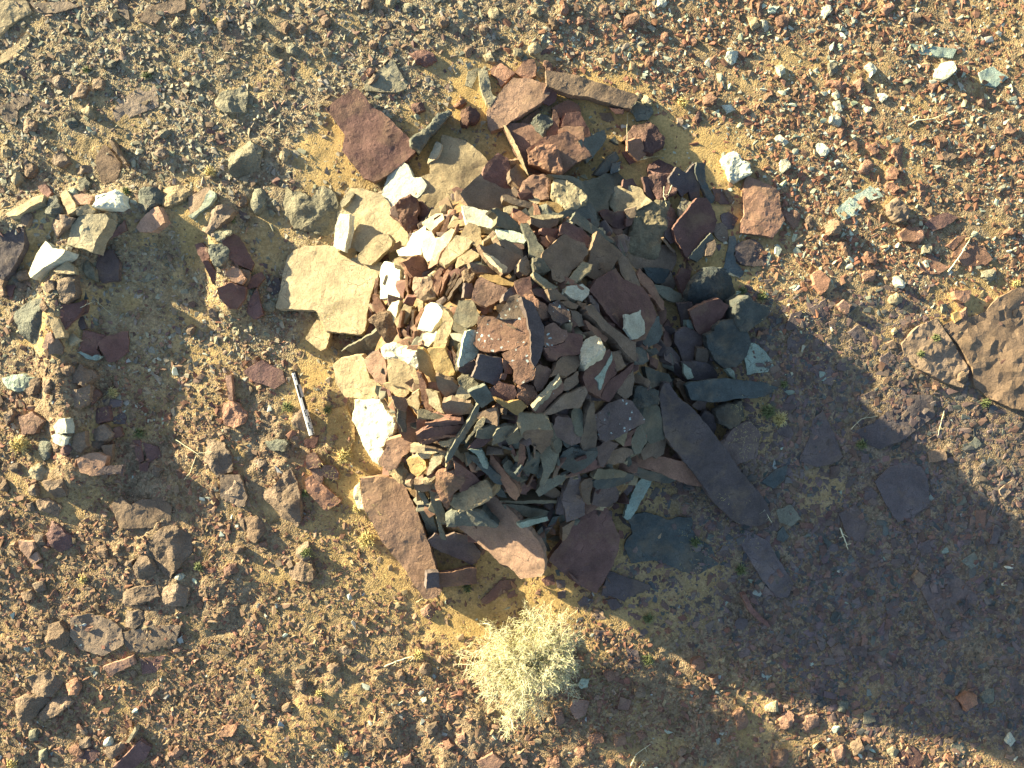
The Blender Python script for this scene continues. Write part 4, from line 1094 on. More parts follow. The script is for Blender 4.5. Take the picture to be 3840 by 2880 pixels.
H m0s6;145,92 168,80 172,90 177,110 165,122 156,142 140,133 134,115 138,102;grey plum slab with a long turquoise stain, right of centre@the turquoise stained slab
H c0s0;171,84 172,92 166,104 162,116 158,128 155,132 154,122 149,117 156,110 163,100
H b0s5;84,164 110,138 128,131 136,128 139,136 130,155 115,156 95,163
H m0s5;83,77 95,75 110,70 114,58 128,60 133,62 132,75 130,85 105,88 100,93 90,90
H p1L4;90,20 103,16 110,25 116,29 117,43 105,46 95,42 88,30
H r1L5;82,58 85,50 95,45 104,52 112,55 114,62 108,70 95,74 85,76 82,70
H w2c12;130,75 138,66 150,61 156,65 163,80 155,85 143,95 138,99 132,94 130,85;rounded pale green boulder with a bright left rim, centre right@the rounded pale green boulder
H b0s5;100,96 104,91 115,87 128,88 130,95 124,108 112,115 102,112 93,114
H r0s4;72,103 78,100 92,106 90,115 82,130 74,134 70,125 71,110
H b0s5;108,125 112,117 127,108 128,122 118,131 109,133
H p0s6;54,12 60,15 70,20 78,38 83,50 83,73 78,90 71,102 67,95 66,60 60,32;dark narrow triangular slab right of the central red slab
H r1r5;54,6 66,6 75,15 85,20 95,40 85,38 78,38 70,22 60,13
H b1L6;22,38 38,12 48,8 54,12 56,25 62,32 62,40 30,40
H r0s3;30,92 40,96 43,110 32,110 30,100
H r0s3;28,112 35,112 32,120 26,118
H p0s5;0,86 28,91 31,94 29,108 25,122 20,126 -10,115 -3,100;grey violet slab left below the central red slab
H r1L6;-2,38 5,36 18,38 20,39 40,40 61,40 66,55 66,80 69,103 71,108 68,118 52,125 43,120 43,105 40,100 28,85 38,80 20,83 2,81 -8,72 -3,55;central red slab dotted with white lichen on the very top of the cairn@the central red slab
H r1r5;47,140 48,130 55,124 70,128 74,140 70,148 62,152 52,145
H m1s5;12,131 20,126 25,121 45,127 47,135 45,143 38,149 25,146 15,138
H y0s5;19,144 37,149 50,145 61,153 50,165 40,160 25,150
H r0L6;68,156 90,130 103,112 108,125 108,133 90,150 80,164 70,160
H t3e9;65,152 85,130 102,110 104,116 90,132 68,156;thin cream ledge glowing in sun right below the central red slab
"""
stones = parse(GROUND_TXT, 'ground')
# more countable stones of the gravel plain where the photograph shows them in the upper strip
rr = random.Random(5)
taken = [(np.mean([p[0] for p in s['P']]), np.mean([p[1] for p in s['P']])) for s in stones]
cairn = parse(CAIRN_TXT, 'cairn')
tk2 = [(np.mean([p[0] for p in s['P']]), np.mean([p[1] for p in s['P']])) for s in cairn]
cnt = 0; tries = 0
while cnt < 64 and tries < 4000:
    tries += 1
    x, y = (rr.uniform(950, 2650), rr.uniform(0, 240)) if cnt < 30 else ((rr.uniform(0, 3840), rr.uniform(0, 2880)) if cnt < 50 else (rr.uniform(900, 2600), rr.uniform(2500, 2880)))
    if min(math.hypot(x - a, y - b_) for a, b_ in taken) < 62 or min(math.hypot(x - a, y - b_) for a, b_ in tk2) < 130: continue
    if 1680 < x < 2230 and 2200 < y < 2800: continue
    r = rr.uniform(17, 30); n = rr.randint(5, 7); el = rr.uniform(.6, 1); an = rr.uniform(0, 6.3); P = []
    for k in range(n):
        t = 2 * math.pi * (k + rr.uniform(-.25, .25)) / n; q = r * rr.uniform(.8, 1.2); u, v_ = q * math.cos(t), q * el * math.sin(t)
        P.append((x + u * math.cos(an) - v_ * math.sin(an), y + u * math.sin(an) + v_ * math.cos(an)))
    a, b_, c_, d_ = zones(np.array(x), np.array(y)); w = [float(a), float(b_), float(c_), float(d_)]
    z = max(range(4), key=lambda i: w[i]); col = rr.choice(['rrrbw', 'obbt', 'brrb', 'ppd'][z])
    stones.append(dict(P=P, col=col, br=1, kind='r' if z != 3 else 'f', th=None, lab=None, ref=None, where='ground')); taken.append((x, y)); cnt += 1
NG = len(stones)
stones += cairn

DEFTH = dict(s=2.8, r=6, e=14, f=3, c=9, L=5)
for i, s in enumerate(stones):
    s['i'] = i; P = s['P']; kind = s['kind']; th = (s['th'] if s['th'] is not None else DEFTH[kind]) / 100.
    cpx = np.mean([p[0] for p in P]); cpy = np.mean([p[1] for p in P]); z = 0
    if s['where'] == 'cairn' and th > .0045 and kind not in 'fe':
        gk = 1.0 + .11 * (1 - (i - NG) / (len(stones) - NG)) + .02; rad_ = max(math.hypot(p[0] - cpx, p[1] - cpy) for p in P); gk = min(gk, 1 + 16 / rad_)
        P = s['P'] = [(cpx + (p[0] - cpx) * gk, cpy + (p[1] - cpy) * gk) for p in P]
    for _ in range(3): wx, wy = px2w(cpx, cpy, z); z = gz(wx, wy) + min(th, .04)
    WP = [px2w(a, b_, z) for a, b_ in P]; A = np.array(WP)
    i0 = max(0, int((A[:, 0].min() - X0) / RS) - 1); i1 = min(RW, int((A[:, 0].max() - X0) / RS) + 2)
    j0 = max(0, int((A[:, 1].min() - Y0) / RS) - 1); j1 = min(RH, int((A[:, 1].max() - Y0) / RS) + 2)
    wx, wy = A.mean(0)
    sub = (slice(j0, j1), slice(i0, i1)); M = inside(WP, RX[sub], RY[sub])
    if M.sum() < 3: M = np.ones_like(M)
    ux, uy, uz = RX[sub][M] - wx, RY[sub][M] - wy, G[sub][M]; um = (G0 + GM)[sub][M]
    if len(ux) > 12:
        K = np.stack([np.ones_like(ux), ux, uy], 1); c1 = np.linalg.lstsq(K, uz, rcond=None)[0]; c2 = np.linalg.lstsq(K, um, rcond=None)[0]
        fx, fy = .5 * c1[1] + .5 * c2[1], .5 * c1[2] + .5 * c2[2]
    else: fx = fy = 0
    # natural slope towards the sun (positive: rises away from the sun = faces it)
    cr, pp = -(fx * SX + fy * SY), (fx * -SY + fy * SX)
    inc = s['where'] == 'cairn'; flatg = (kind == 'f')
    br = s['br']; size = math.sqrt(max(1e-6, np.ptp(A[:, 0]) * np.ptp(A[:, 1])))
    if br == 3: cr = max(cr, .30)
    elif br == 2: cr = cr if .14 < cr < .3 else (.2 if inc else .13)
    elif br == 1: cr = min(max(cr, -.06), .10) if not flatg else cr * .3
    elif br == 0: cr = min(cr, -.27) if inc and kind not in 'f' else (-.05 if flatg else -.22)
    if not inc or kind == 'f':
        cr *= min(1, .35 / max(size, .2)) if br in (0,) else 1
    pp = min(.5, max(-.5, pp)) * (1 if inc else .5); cr = min(.6, max(-.5, cr))
    jx = random.Random(i).uniform(-.04, .04) * (0 if flatg else 1); pp += jx * (2.2 if inc and size < .3 else 1)
    if inc and size < .3 and kind not in 'f' and br in (0, 1): cr += random.Random(i + 900).uniform(-.13, .10)
    if inc and size < .2 and kind == 's' and br == 0: q_ = random.Random(i + 70); cr += q_.uniform(-.3, .1); pp += q_.uniform(-.35, .35)
    gxs, gys = -cr * SX + pp * -SY, -cr * SY + pp * SX
    s['flip'] = None
    resid = uz - (gxs * ux + gys * uy)
    pct = 45 if kind in 'f' else (62 if not inc else 74)
    bot = float(np.percentile(resid, pct))
    if kind == 'f': a = float(np.percentile(resid, 86)) + .004 + th * (.12 if inc or s['col'] != 'p' else .02)
    elif kind == 'e': a = float(np.percentile(resid, 80)) + .045
    elif th <= .0045: a = float(np.percentile(resid, 96)) + .006; th = .004
    elif not inc: a = bot + th * (.5 if kind == 'r' else .75)
    else: a = bot + th + .004 + random.Random(i + 50).uniform(0, .03 if size < .25 else .01)
    if th > .0045: th_m = th if kind == 'e' else th * (.85 if inc and kind == 's' else 1.15 if inc else 1.3)
    else: th_m = .012
    # project every outline point on the tilted top plane, seen from the camera's height
    WP2 = []
    for (a_, b_), (x, y) in zip(P, WP):
        for _ in range(4):
            zz = a + gxs * (x - wx) + gys * (y - wy); x, y = px2w(a_, b_, min(zz, 1.2))
        WP2.append((x, y))
    zc = a - th * .5
    s.update(W=WP2, plane=(a, gxs, gys), c=(wx, wy), z=a, size=size)
    ar = sum(WP2[k][0] * WP2[(k + 1) % len(WP2)][1] - WP2[(k + 1) % len(WP2)][0] * WP2[k][1] for k in range(len(WP2)))
    if ar < 0: WP2 = WP2[::-1]; ar = -ar
    s['area'] = ar / 2
    M = inside(WP2, RX[sub], RY[sub])
    top = a + gxs * (RX[sub] - wx) + gys * (RY[sub] - wy)
    G[sub] = np.where(M, np.maximum(G[sub], top) if th > .0045 else G[sub], G[sub])
    me = slab_mesh('stone', WP2, (a, gxs, gys), th_m, kind if th > .0045 else 's', wx, wy, zc, i)
    if me is None: continue
    me.materials.append(MAT['r' if kind == 'r' else 'L' if kind == 'L' else 's'])
    if s['col'] == 'w' and inc and not s['lab'] and s['br'] >= 2: s['col'] = 'q'
    nm = dict(s='stone_slab', L='stone_slab', e='upright_slab', f='embedded_stone', r='rock', c='stone_block')[kind]
    if not inc and kind in 's': nm = 'flat_stone'
    if not inc and kind == 'r': nm = 'ground_rock'
    o = bpy.data.objects.new(nm, me); COL.objects.link(o); o.location = (wx, wy, zc)
    k = random.Random(i * 7 + 1); b0 = PAL[s['col']]; f = k.uniform(.82, 1.2) * (1.15 if s['col'] == 'd' and s['kind'] == 'f' else .86 if inc and s['br'] < 2 else 1 if inc or s['kind'] == 'f' and s['col'] == 'p' else 1.15); hu = k.uniform(-.06, .06)  # cairn stones not tilted to the sun carry shade in a darker colour
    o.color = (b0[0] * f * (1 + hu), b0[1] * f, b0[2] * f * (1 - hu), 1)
    s['o'] = o

# ------------------------------------------------------------------ labels: what each stone looks like and where it lies
NOUN = dict(s='slab', L='lichen spotted slab', e='slab on edge', f='flush stone', r='rock', c='block')
CATN = dict(s='slab', L='slab', e='slab', f='flat stone', r='rock', c='block')
refs = [(np.mean([p[0] for p in s['P']]), np.mean([p[1] for p in s['P']]), s['ref'], s) for s in stones if s['ref']]
byl = {}
for s in stones:
    if 'o' not in s: continue
    x = np.mean([p[0] for p in s['P']]); y = np.mean([p[1] for p in s['P']]); s['px'] = (x, y)
    o = s['o']; o['category'] = CATN[s['kind']]; o['kind'] = 'thing'
    o['group'] = ('stones of the cairn' if s['where'] == 'cairn' else 'stones lying on the desert ground')
    if s['lab']: o['label'] = s['lab']; continue
    A = np.array(s['P']); C = np.cov((A - A.mean(0)).T); w_, v_ = np.linalg.eigh(C); el = math.sqrt(max(w_[1], 1) / max(w_[0], 1))
    shp = 'long' if el > 2.6 else 'oblong' if el > 1.7 else 'three sided' if len(A) == 3 else 'four sided' if len(A) == 4 else 'blunt' if el < 1.25 else 'angular'
    a = s['area']; sz = 'tiny' if a < .003 else 'small' if a < .012 else 'middling' if a < .035 else 'large'
    d, rx_, ry_, rf = min((math.hypot(x - r[0], y - r[1]), r[0], r[1], r[2]) for r in refs if r[3] is not s)
    an = math.degrees(math.atan2(ry_ - y, x - rx_)) % 360
    rel = ['right of', 'above right of', 'above', 'above left of', 'left of', 'below left of', 'below', 'below right of'][int(((an + 22.5) % 360) // 45)]
    parts = [sz, NAMEC[s['col']], shp, NOUN[s['kind']], rel, rf]
    if len(' '.join(parts).split()) > 14: parts.pop(2)
    s['d'] = d; byl.setdefault(' '.join(parts), []).append(s)
for l, ss in byl.items():
    ss.sort(key=lambda s: s['d']); n = len(ss)
    for k, s in enumerate(ss):
        pre = '' if n == 1 else ('nearer ' if k == 0 else 'farther ') if n == 2 else ['nearest ', 'second nearest ', 'third nearest ', 'fourth nearest ', 'fifth nearest ', 'sixth nearest '][min(k, 5)]
        s['o']['label'] = pre + l

# ------------------------------------------------------------------ loose gravel and rubble (one mesh each)
def batch(name, protos, pos, scl, ang, tilt, colr, mat, kindp='stuff', label=None):
    vs_, fs_, cs_ = [], [], []; off = 0
    n = len(pos); pi = rng.integers(0, len(protos), n)
    for p, (pv, pf) in enumerate(protos):
        idx = np.where(pi == p)[0]
        if not len(idx): continue
        m_ = len(idx); V = np.repeat(pv[None], m_, 0) * scl[idx][:, None, :]
        ta, td = tilt[idx, 0], tilt[idx, 1]   # lean about a random horizontal axis
        ax = np.stack([np.cos(td), np.sin(td), 0 * td], 1)[:, None, :]; c_, s_ = np.cos(ta)[:, None, None], np.sin(ta)[:, None, None]
        V = V * c_ + np.cross(np.broadcast_to(ax, V.shape), V) * s_ + ax * (V * ax).sum(-1, keepdims=True) * (1 - c_)
        ca_, sa_ = np.cos(ang[idx])[:, None], np.sin(ang[idx])[:, None]
        V = np.stack([V[..., 0] * ca_ - V[..., 1] * sa_, V[..., 0] * sa_ + V[..., 1] * ca_, V[..., 2]], -1) + pos[idx][:, None, :]
        F = pf[None] + (np.arange(m_) * len(pv))[:, None, None] + off
        vs_.append(V.reshape(-1, 3)); fs_.append(F.reshape(-1, 3)); cs_.append(np.repeat(colr[idx], len(pv), 0)); off += m_ * len(pv)
    V = np.concatenate(vs_); F = np.concatenate(fs_); Cc = np.concatenate(cs_)
    me = bpy.data.meshes.new(name); me.vertices.add(len(V)); me.vertices.foreach_set('co', V.astype('f').ravel())
    me.loops.add(F.size); me.loops.foreach_set('vertex_index', F.ravel().astype('i'))
    me.polygons.add(len(F)); me.polygons.foreach_set('loop_start', (np.arange(len(F)) * 3).astype('i')); me.update(calc_edges=True)
    ca = me.color_attributes.new('col', 'FLOAT_COLOR', 'POINT'); ca.data.foreach_set('color', np.concatenate([Cc, np.ones((len(Cc), 1))], 1).astype('f').ravel())
    me.polygons.foreach_set('use_smooth', np.zeros(len(F), bool)); me.materials.append(mat); o = bpy.data.objects.new(name, me); COL.objects.link(o); o['kind'] = kindp
    if label: o['label'] = label; o['category'] = 'gravel'
    return o
import bmesh
def hull_proto(npts, flat):
    bm = bmesh.new(); out = []
    while len(out) < npts:
        p = rng.normal(size=3); p /= np.linalg.norm(p); p = np.sign(p) * np.abs(p) ** .62; out.append(p * rng.uniform(.8, 1.1))
    for p in out: bm.verts.new((p[0] * .5, p[1] * .42, p[2] * flat * .5))
    r = bmesh.ops.convex_hull(bm, input=bm.verts); bmesh.ops.delete(bm, geom=[g for g in r['geom_interior'] if isinstance(g, bmesh.types.BMVert)], context='VERTS')
    bmesh.ops.triangulate(bm, faces=bm.faces); bm.verts.index_update()
    v_ = np.array([x.co[:] for x in bm.verts]); f_ = np.array([[l.index for l in f.verts] for f in bm.faces]); bm.free(); return v_, f_
PB = [hull_proto(8, .5) for _ in range(44)]; PS = [hull_proto(6, .55) for _ in range(20)]; PF = [hull_proto(12, .16) for _ in range(16)]

ZC = [[((.27, .135, .085), .42), ((.21, .12, .08), .22), ((.45, .46, .34), .24), ((.34, .25, .15), .14)],
      [((.33, .29, .21), .42), ((.25, .24, .18), .22), ((.235, .165, .115), .30), ((.40, .39, .30), .03), ((.16, .10, .085), .07)],
      [((.25, .16, .105), .46), ((.235, .12, .08), .30), ((.31, .225, .14), .20), ((.42, .44, .38), .015)],
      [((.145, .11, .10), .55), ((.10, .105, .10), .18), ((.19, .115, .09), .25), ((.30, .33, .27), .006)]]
def gravel(n, smin, smax, alpha, protos, label, name, sandkeep, over=.021):
    x = rng.uniform(-4.25, 4.25, n); y = rng.uniform(-3.3, 3.3, n); u = rng.random(n)
    s = (smin ** -alpha + u * (smax ** -alpha - smin ** -alpha)) ** (-1 / alpha)
    px = x * 500 + 1920; py = 1440 - y * 500
    a, b_, c_, d_ = zones(px, py, fbm(x, y, .5, 3, 6) * 350); Wt = np.stack([a, b_, c_, d_], 1); Wt /= Wt.sum(1, keepdims=True)
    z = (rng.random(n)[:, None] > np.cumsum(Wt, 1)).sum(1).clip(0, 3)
    sd = sandmap(x, y); keep = rng.random(n) < np.clip(1 - sd * sandkeep, 0, 1) * np.clip(.9 + fbm(x, y, .25, 3, 9) * 1.2, .3, 1)
    ii = ((x - X0) / RS).astype(int).clip(0, RW - 1); jj = ((y - Y0) / RS).astype(int).clip(0, RH - 1)
    base = gnd(x, y); cov = G[jj, ii] - base
    keep &= (cov < over) & ((cov < .008) | (rng.random(n) < .10)) & (GM[jj, ii] < .02) & (rng.random(n) > .62 * crust(x, y, sd))
    base = np.where((cov > .002) & (cov < over), G[jj, ii], base)
    x, y, s, z, base, sd = x[keep], y[keep], s[keep], z[keep], base[keep], sd[keep]; n = len(x)
    colr = np.zeros((n, 3))
    for zz in range(4):
        I = np.where(z == zz)[0]; cc = np.array([c for c, _ in ZC[zz]]); w = np.array([w for _, w in ZC[zz]]); w /= w.sum()
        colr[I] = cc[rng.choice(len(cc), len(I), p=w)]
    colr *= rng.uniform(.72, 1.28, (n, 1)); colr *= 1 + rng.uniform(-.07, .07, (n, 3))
    flat = np.where(z == 3, .38, 1.) * np.where(sd > .5, .7, 1); s = s * np.where(z == 3, 1.35, 1.)
    scl = np.stack([s * rng.uniform(1, 1.5, n), s * rng.uniform(.75, 1.2, n), s * rng.uniform(.42, .95, n) * flat], 1)
    tilt = np.stack([rng.normal(0, .17, n) * flat, rng.uniform(0, 6.28, n)], 1)
    pos = np.stack([x, y, base + scl[:, 2] * .5 * rng.uniform(-.25, .38, n)], 1)
    o = batch(name, protos, pos, scl, rng.uniform(0, 6.28, n), tilt, colr, MAT['g'], label=label); return o
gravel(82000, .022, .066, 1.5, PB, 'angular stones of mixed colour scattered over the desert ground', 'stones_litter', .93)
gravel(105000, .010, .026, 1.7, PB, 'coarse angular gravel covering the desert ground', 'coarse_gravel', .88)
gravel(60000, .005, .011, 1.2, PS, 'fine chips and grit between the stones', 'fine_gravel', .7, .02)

# rubble packed inside the cairn, seen through the gaps
n = 1500; x = rng.uniform(-1.6, 1.5, n); y = rng.uniform(-1.7, 1.7, n)
ii = ((x - X0) / RS).astype(int); jj = ((y - Y0) / RS).astype(int); h = GM[jj, ii]; k = h > .03
x, y, ii, jj = x[k], y[k], ii[k], jj[k]; n = len(x); s = rng.uniform(.06, .17, n)
cc = np.array([PAL['b'], PAL['m'], PAL['r'], PAL['g'], PAL['t'], PAL['p']])[rng.integers(0, 6, n)] * rng.uniform(.7, 1.1, (n, 1))
tops = G[jj, ii]; core = G0[jj, ii] + GM[jj, ii]
pos = np.stack([x, y, core - .005], 1)
o = batch('cairn_rubble', PF, pos, np.stack([s * 1.2, s * .9, s * 1.3], 1), rng.uniform(0, 6.28, n), np.stack([rng.normal(0, .5, n), rng.uniform(0, 6.28, n)], 1), cc, MAT['g'])
o['label'] = 'broken slate rubble packed between the slabs of the cairn'; o['category'] = 'rubble'
# the soil and small fill of the cairn's heart
step = 3; sub = (slice(None, None, step), slice(None, None, step)); cx0 = (RX[sub] > -1.7) & (RX[sub] < 1.6) & (RY[sub] > -1.8) & (RY[sub] < 1.9)
r0, r1 = np.where(cx0.any(1))[0][[0, -1]]; c0, c1 = np.where(cx0.any(0))[0][[0, -1]]; bs_ = (slice(r0, r1 + 1), slice(c0, c1 + 1))
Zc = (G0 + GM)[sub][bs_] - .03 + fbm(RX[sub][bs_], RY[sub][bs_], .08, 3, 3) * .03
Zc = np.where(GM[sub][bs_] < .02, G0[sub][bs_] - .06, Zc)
me = grid_mesh('cairn_fill', RX[sub][bs_], RY[sub][bs_], Zc)
m, nt, b = newmat('shaded_rubble_soil'); tc = N(nt, 'ShaderNodeTexCoord')
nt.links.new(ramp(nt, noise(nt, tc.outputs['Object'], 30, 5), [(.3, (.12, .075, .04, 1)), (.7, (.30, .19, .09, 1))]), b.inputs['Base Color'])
nt.links.new(bump(nt, noise(nt, tc.outputs['Object'], 60, 5), .6, .01), b.inputs['Normal']); me.materials.append(m)
o = bpy.data.objects.new('cairn_fill', me); COL.objects.link(o); o['kind'] = 'stuff'; o['label'] = 'sand and fine rubble filling the heart of the cairn'; o['category'] = 'rubble'

# ------------------------------------------------------------------ twigs, weeds, shrub
def plain(name, c1, c2, rough=.8, sc=60, trans=0):
    m, nt, b = newmat(name); tc = N(nt, 'ShaderNodeTexCoord')
    nt.links.new(ramp(nt, noise(nt, tc.outputs['Object'], sc, 3), [(.35, (*c1, 1)), (.65, (*c2, 1))]), b.inputs['Base Color']); b.inputs['Roughness'].default_value = rough
    return m
def fill(name, V, F, mat, parent=None, smooth=False):
    me = bpy.data.meshes.new(name); me.from_pydata([tuple(v) for v in V], [], F)
    if smooth: me.polygons.foreach_set('use_smooth', [True] * len(F))
    me.materials.append(mat); o = bpy.data.objects.new(name, me); COL.objects.link(o)
    if parent: o.parent = parent
    return o
def tube(V, F, pts, r0, r1, sides=3):
    st = len(V); n = len(pts)
    for i, p in enumerate(pts):
        p = Vector(p); d = (Vector(pts[min(i + 1, n - 1)]) - Vector(pts[max(i - 1, 0)])); d = d.normalized() if d.length > 1e-9 else Vector((0, 0, 1))
        u = d.cross(Vector((.3, .1, 1))); u = u.normalized() if u.length > 1e-6 else Vector((1, 0, 0)); w = d.cross(u); r = r0 + (r1 - r0) * i / (n - 1)
        for k in range(sides): a = 2 * math.pi * k / sides; V.append(p + (u * math.cos(a) + w * math.sin(a)) * r)
    for i in range(n - 1):
        for k in range(sides): k2 = (k + 1) % sides; F.append((st + i * sides + k, st + i * sides + k2, st + (i + 1) * sides + k2, st + (i + 1) * sides + k))
M_TWIG = plain('dry_twig', (.60, .54, .34), (.80, .75, .52)); M_LEAF = plain('shrub_leaf', (.45, .48, .18), (.70, .70, .34), sc=25); M_WOOD = plain('shrub_wood', (.30, .24, .16), (.45, .38, .26))
M_WEED = plain('weed_green', (.10, .13, .05), (.24, .25, .11), sc=20); M_STRAW = plain('weed_straw', (.45, .36, .13), (.62, .52, .24), sc=20)
X_ = TILES['X']; sil = [(X_[0] + a * X_[2], X_[1] + b_ * X_[2]) for a, b_ in [(70,8),(75,10),(73,15),(84,12),(91,17),(90,20),(92,28),(89,36),(91,48),(90,60),(86,58),(82,50),(74,58),(70,72),(60,66),(56,72),(53,83),(47,80),(49,70),(46,60),(37,62),(38,50),(30,45),(24,36),(20,34),(32,30),(38,24),(41,18),(50,23),(52,15),(60,14)]]
rootp = (X_[0] + 66 * X_[2], X_[1] + 38 * X_[2]); rw = px2w(*rootp, .0); rz = gz(*rw)
bush = bpy.data.objects.new('dry_shrub', None); COL.objects.link(bush); bush.location = (rw[0], rw[1], rz)
bush['label'] = 'pale straw coloured dry shrub with thin tangled twigs below the cairn'; bush['category'] = 'shrub'
r = random.Random(3); VB, FB, VT, FT, VL, FL = [], [], [], [], [], []
SA = np.array(sil); cntb = 0
while cntb < 290:
    x, y = r.uniform(SA[:, 0].min(), SA[:, 0].max()), r.uniform(SA[:, 1].min(), SA[:, 1].max())
    if not inside(sil, np.array([x]), np.array([y]))[0]: continue
    cntb += 1
    d = math.hypot(x - rootp[0], y - rootp[1]) / 300
    ez = max(.04, (.42 * (1 - min(1, d * .8) ** 2) + r.uniform(-.2, .08))); e = Vector((*px2w(x, y, rz + ez), rz + ez)) - bush.location
    e += Vector((0, -.03, 0)); s0 = Vector((r.uniform(-.05, .05), r.uniform(-.05, .05), 0)); mid = s0.lerp(e, .55) + Vector((r.uniform(-.05, .05), r.uniform(-.05, .05), .10 + .12 * (1 - min(1, d))))
    pts = []
    for k in range(9): t = k / 8; pts.append((1 - t) ** 2 * s0 + 2 * t * (1 - t) * mid + t * t * e + Vector((r.uniform(-1, 1), r.uniform(-1, 1), r.uniform(-1, 1))) * .006 * (k > 0))
    tube(VB, FB, pts, .0042 * r.uniform(.6, 1.4), .0012)
    for q in range(11):
        t = r.uniform(.35, 1); p = pts[min(8, int(t * 8))]; dr = (pts[8] - pts[4]).normalized() * .6 + Vector((r.uniform(-1, 1), r.uniform(-1, 1) - .25, r.uniform(-.5, .6)))
        L = r.uniform(.035, .105); dr = dr.normalized() * L; p1 = p + dr * .5 + Vector((r.uniform(-1, 1), r.uniform(-1, 1), 0)) * .008; p2 = p + dr + Vector((r.uniform(-1, 1), r.uniform(-1, 1), -.5)) * .012
        tube(VT, FT, [p, p1, p2], .0016, .0008)
        for w in range(4):
            b0 = p.lerp(p2, r.uniform(.3, 1)); dd = Vector((r.uniform(-1, 1), r.uniform(-1, 1) - .2, r.uniform(-.4, .6))).normalized() * r.uniform(.012, .035)
            tube(VT, FT, [b0, b0 + dd], .0010, .0006)
            for lf in range(2):
                c_ = b0 + dd * r.uniform(.2, 1.1); u = Vector((r.uniform(-1, 1), r.uniform(-1, 1), r.uniform(-1, 1))).normalized() * r.uniform(.003, .006); v2 = Vector((r.uniform(-1, 1), r.uniform(-1, 1), r.uniform(-1, 1))).normalized() * .0025
                st = len(VL); VL += [c_ - u, c_ + v2, c_ + u, c_ - v2]; FL.append((st, st + 1, st + 2, st + 3))
for k in range(9):
    an = r.uniform(0, 6.28); L_ = r.uniform(.10, .24); p = [Vector((0, 0, -.02))]
    for q in range(5): p.append(p[-1] + Vector((math.cos(an) * L_ / 5 + r.uniform(-.012, .012), math.sin(an) * L_ / 5 + r.uniform(-.012, .012), .05 - .008 * q)))
    VS, FS = [], []; tube(VS, FS, p, r.uniform(.008, .013), .004, 6); fill('stem', VS, FS, M_WOOD, bush, True)
o = fill('branch', VB, FB, M_WOOD, bush); o['kind'] = 'stuff'
o = fill('twig', VT, FT, M_TWIG, bush); o['kind'] = 'stuff'
o = fill('leaf', VL, FL, M_LEAF, bush); o['kind'] = 'stuff'

WEEDS = """300,935,g,small bright green weed in the shade of the left wall
245,848,y,yellow green weed beside the stepped tan rock
50,962,y,large straw yellow tuft near the left edge
498,470,g,pale green sprig on the wrinkled red brown rock
268,440,g,dark green tuft hiding right of the pale cuboid block
455,372,y,rusty orange dry tuft above the blue green tongue
468,45,y,small yellow tuft among the gravel near the top edge, left half
186,150,g,green sprout above the long dark rock at upper left
318,163,g,paired green sprout on upper left gravel
1475,222,y,mossy yellow green cushion right of the long tan bar
708,885,g,dark green weed on the smooth tan ground slab's upper edge
745,985,y,tangled yellow weed left of the tapering white stone
660,1065,g,grey green weed beside the red brown plate under the rod
795,1165,y,straw weed along the left side of the very long pink slab
665,1190,g,tiny green rosette left of the very long pink slab
1604,628,g,fine green tuft of grass right of the cairn, in shade
1655,888,g,spreading green weed right of the long teal slab
1680,905,y,thin dry tuft in shade right of the spreading weed
1500,1170,g,green weed between the ragged teal slab and its shade
1400,1335,g,green weed below the torn violet slab
1400,1425,g,small leafy green plant right of the dry shrub
1600,1230,g,dark weed right of the ragged teal slab's tip
1010,1270,g,blades of green grass beside the block at the cist foot
2195,612,y,yellow dry grass on the right edge above the bedrock sheet
2018,730,g,pale weed at the shadow's edge by the rippled bedrock hump
1985,765,g,long bladed grass clump on the left of the rippled bedrock hump
735,1622,y,lime yellow weed near the bottom edge, left half
690,1500,y,small straw tuft left below the dry shrub
25,1652,y,yellow weed in the bottom left corner
560,1450,y,dry tuft among gravel left of the dry shrub
1645,640,g,small green tuft under the spotted grey boulder
1690,830,g,low weed beside the turquoise fan slab's right corner
905,1415,y,dry straw weed touching the left of the dry shrub
625,880,g,weed clinging to the left of the scale rod
1440,870,y,sparse dry weed at the left end of the long teal slab
1860,960,g,green weed between purple slabs in the shade
2130,870,g,pale green weed on the right part of the shade
740,690,y,dry tuft by the upright cream bar
430,1225,g,small grey green weed on the flaky outcrop's lower side
180,1250,y,yellow tuft between brown stones at lower left
1150,260,y,sparse dry tuft on sand at the cairn top
770,1100,y,yellow moss like weed left of the pink slab's head"""
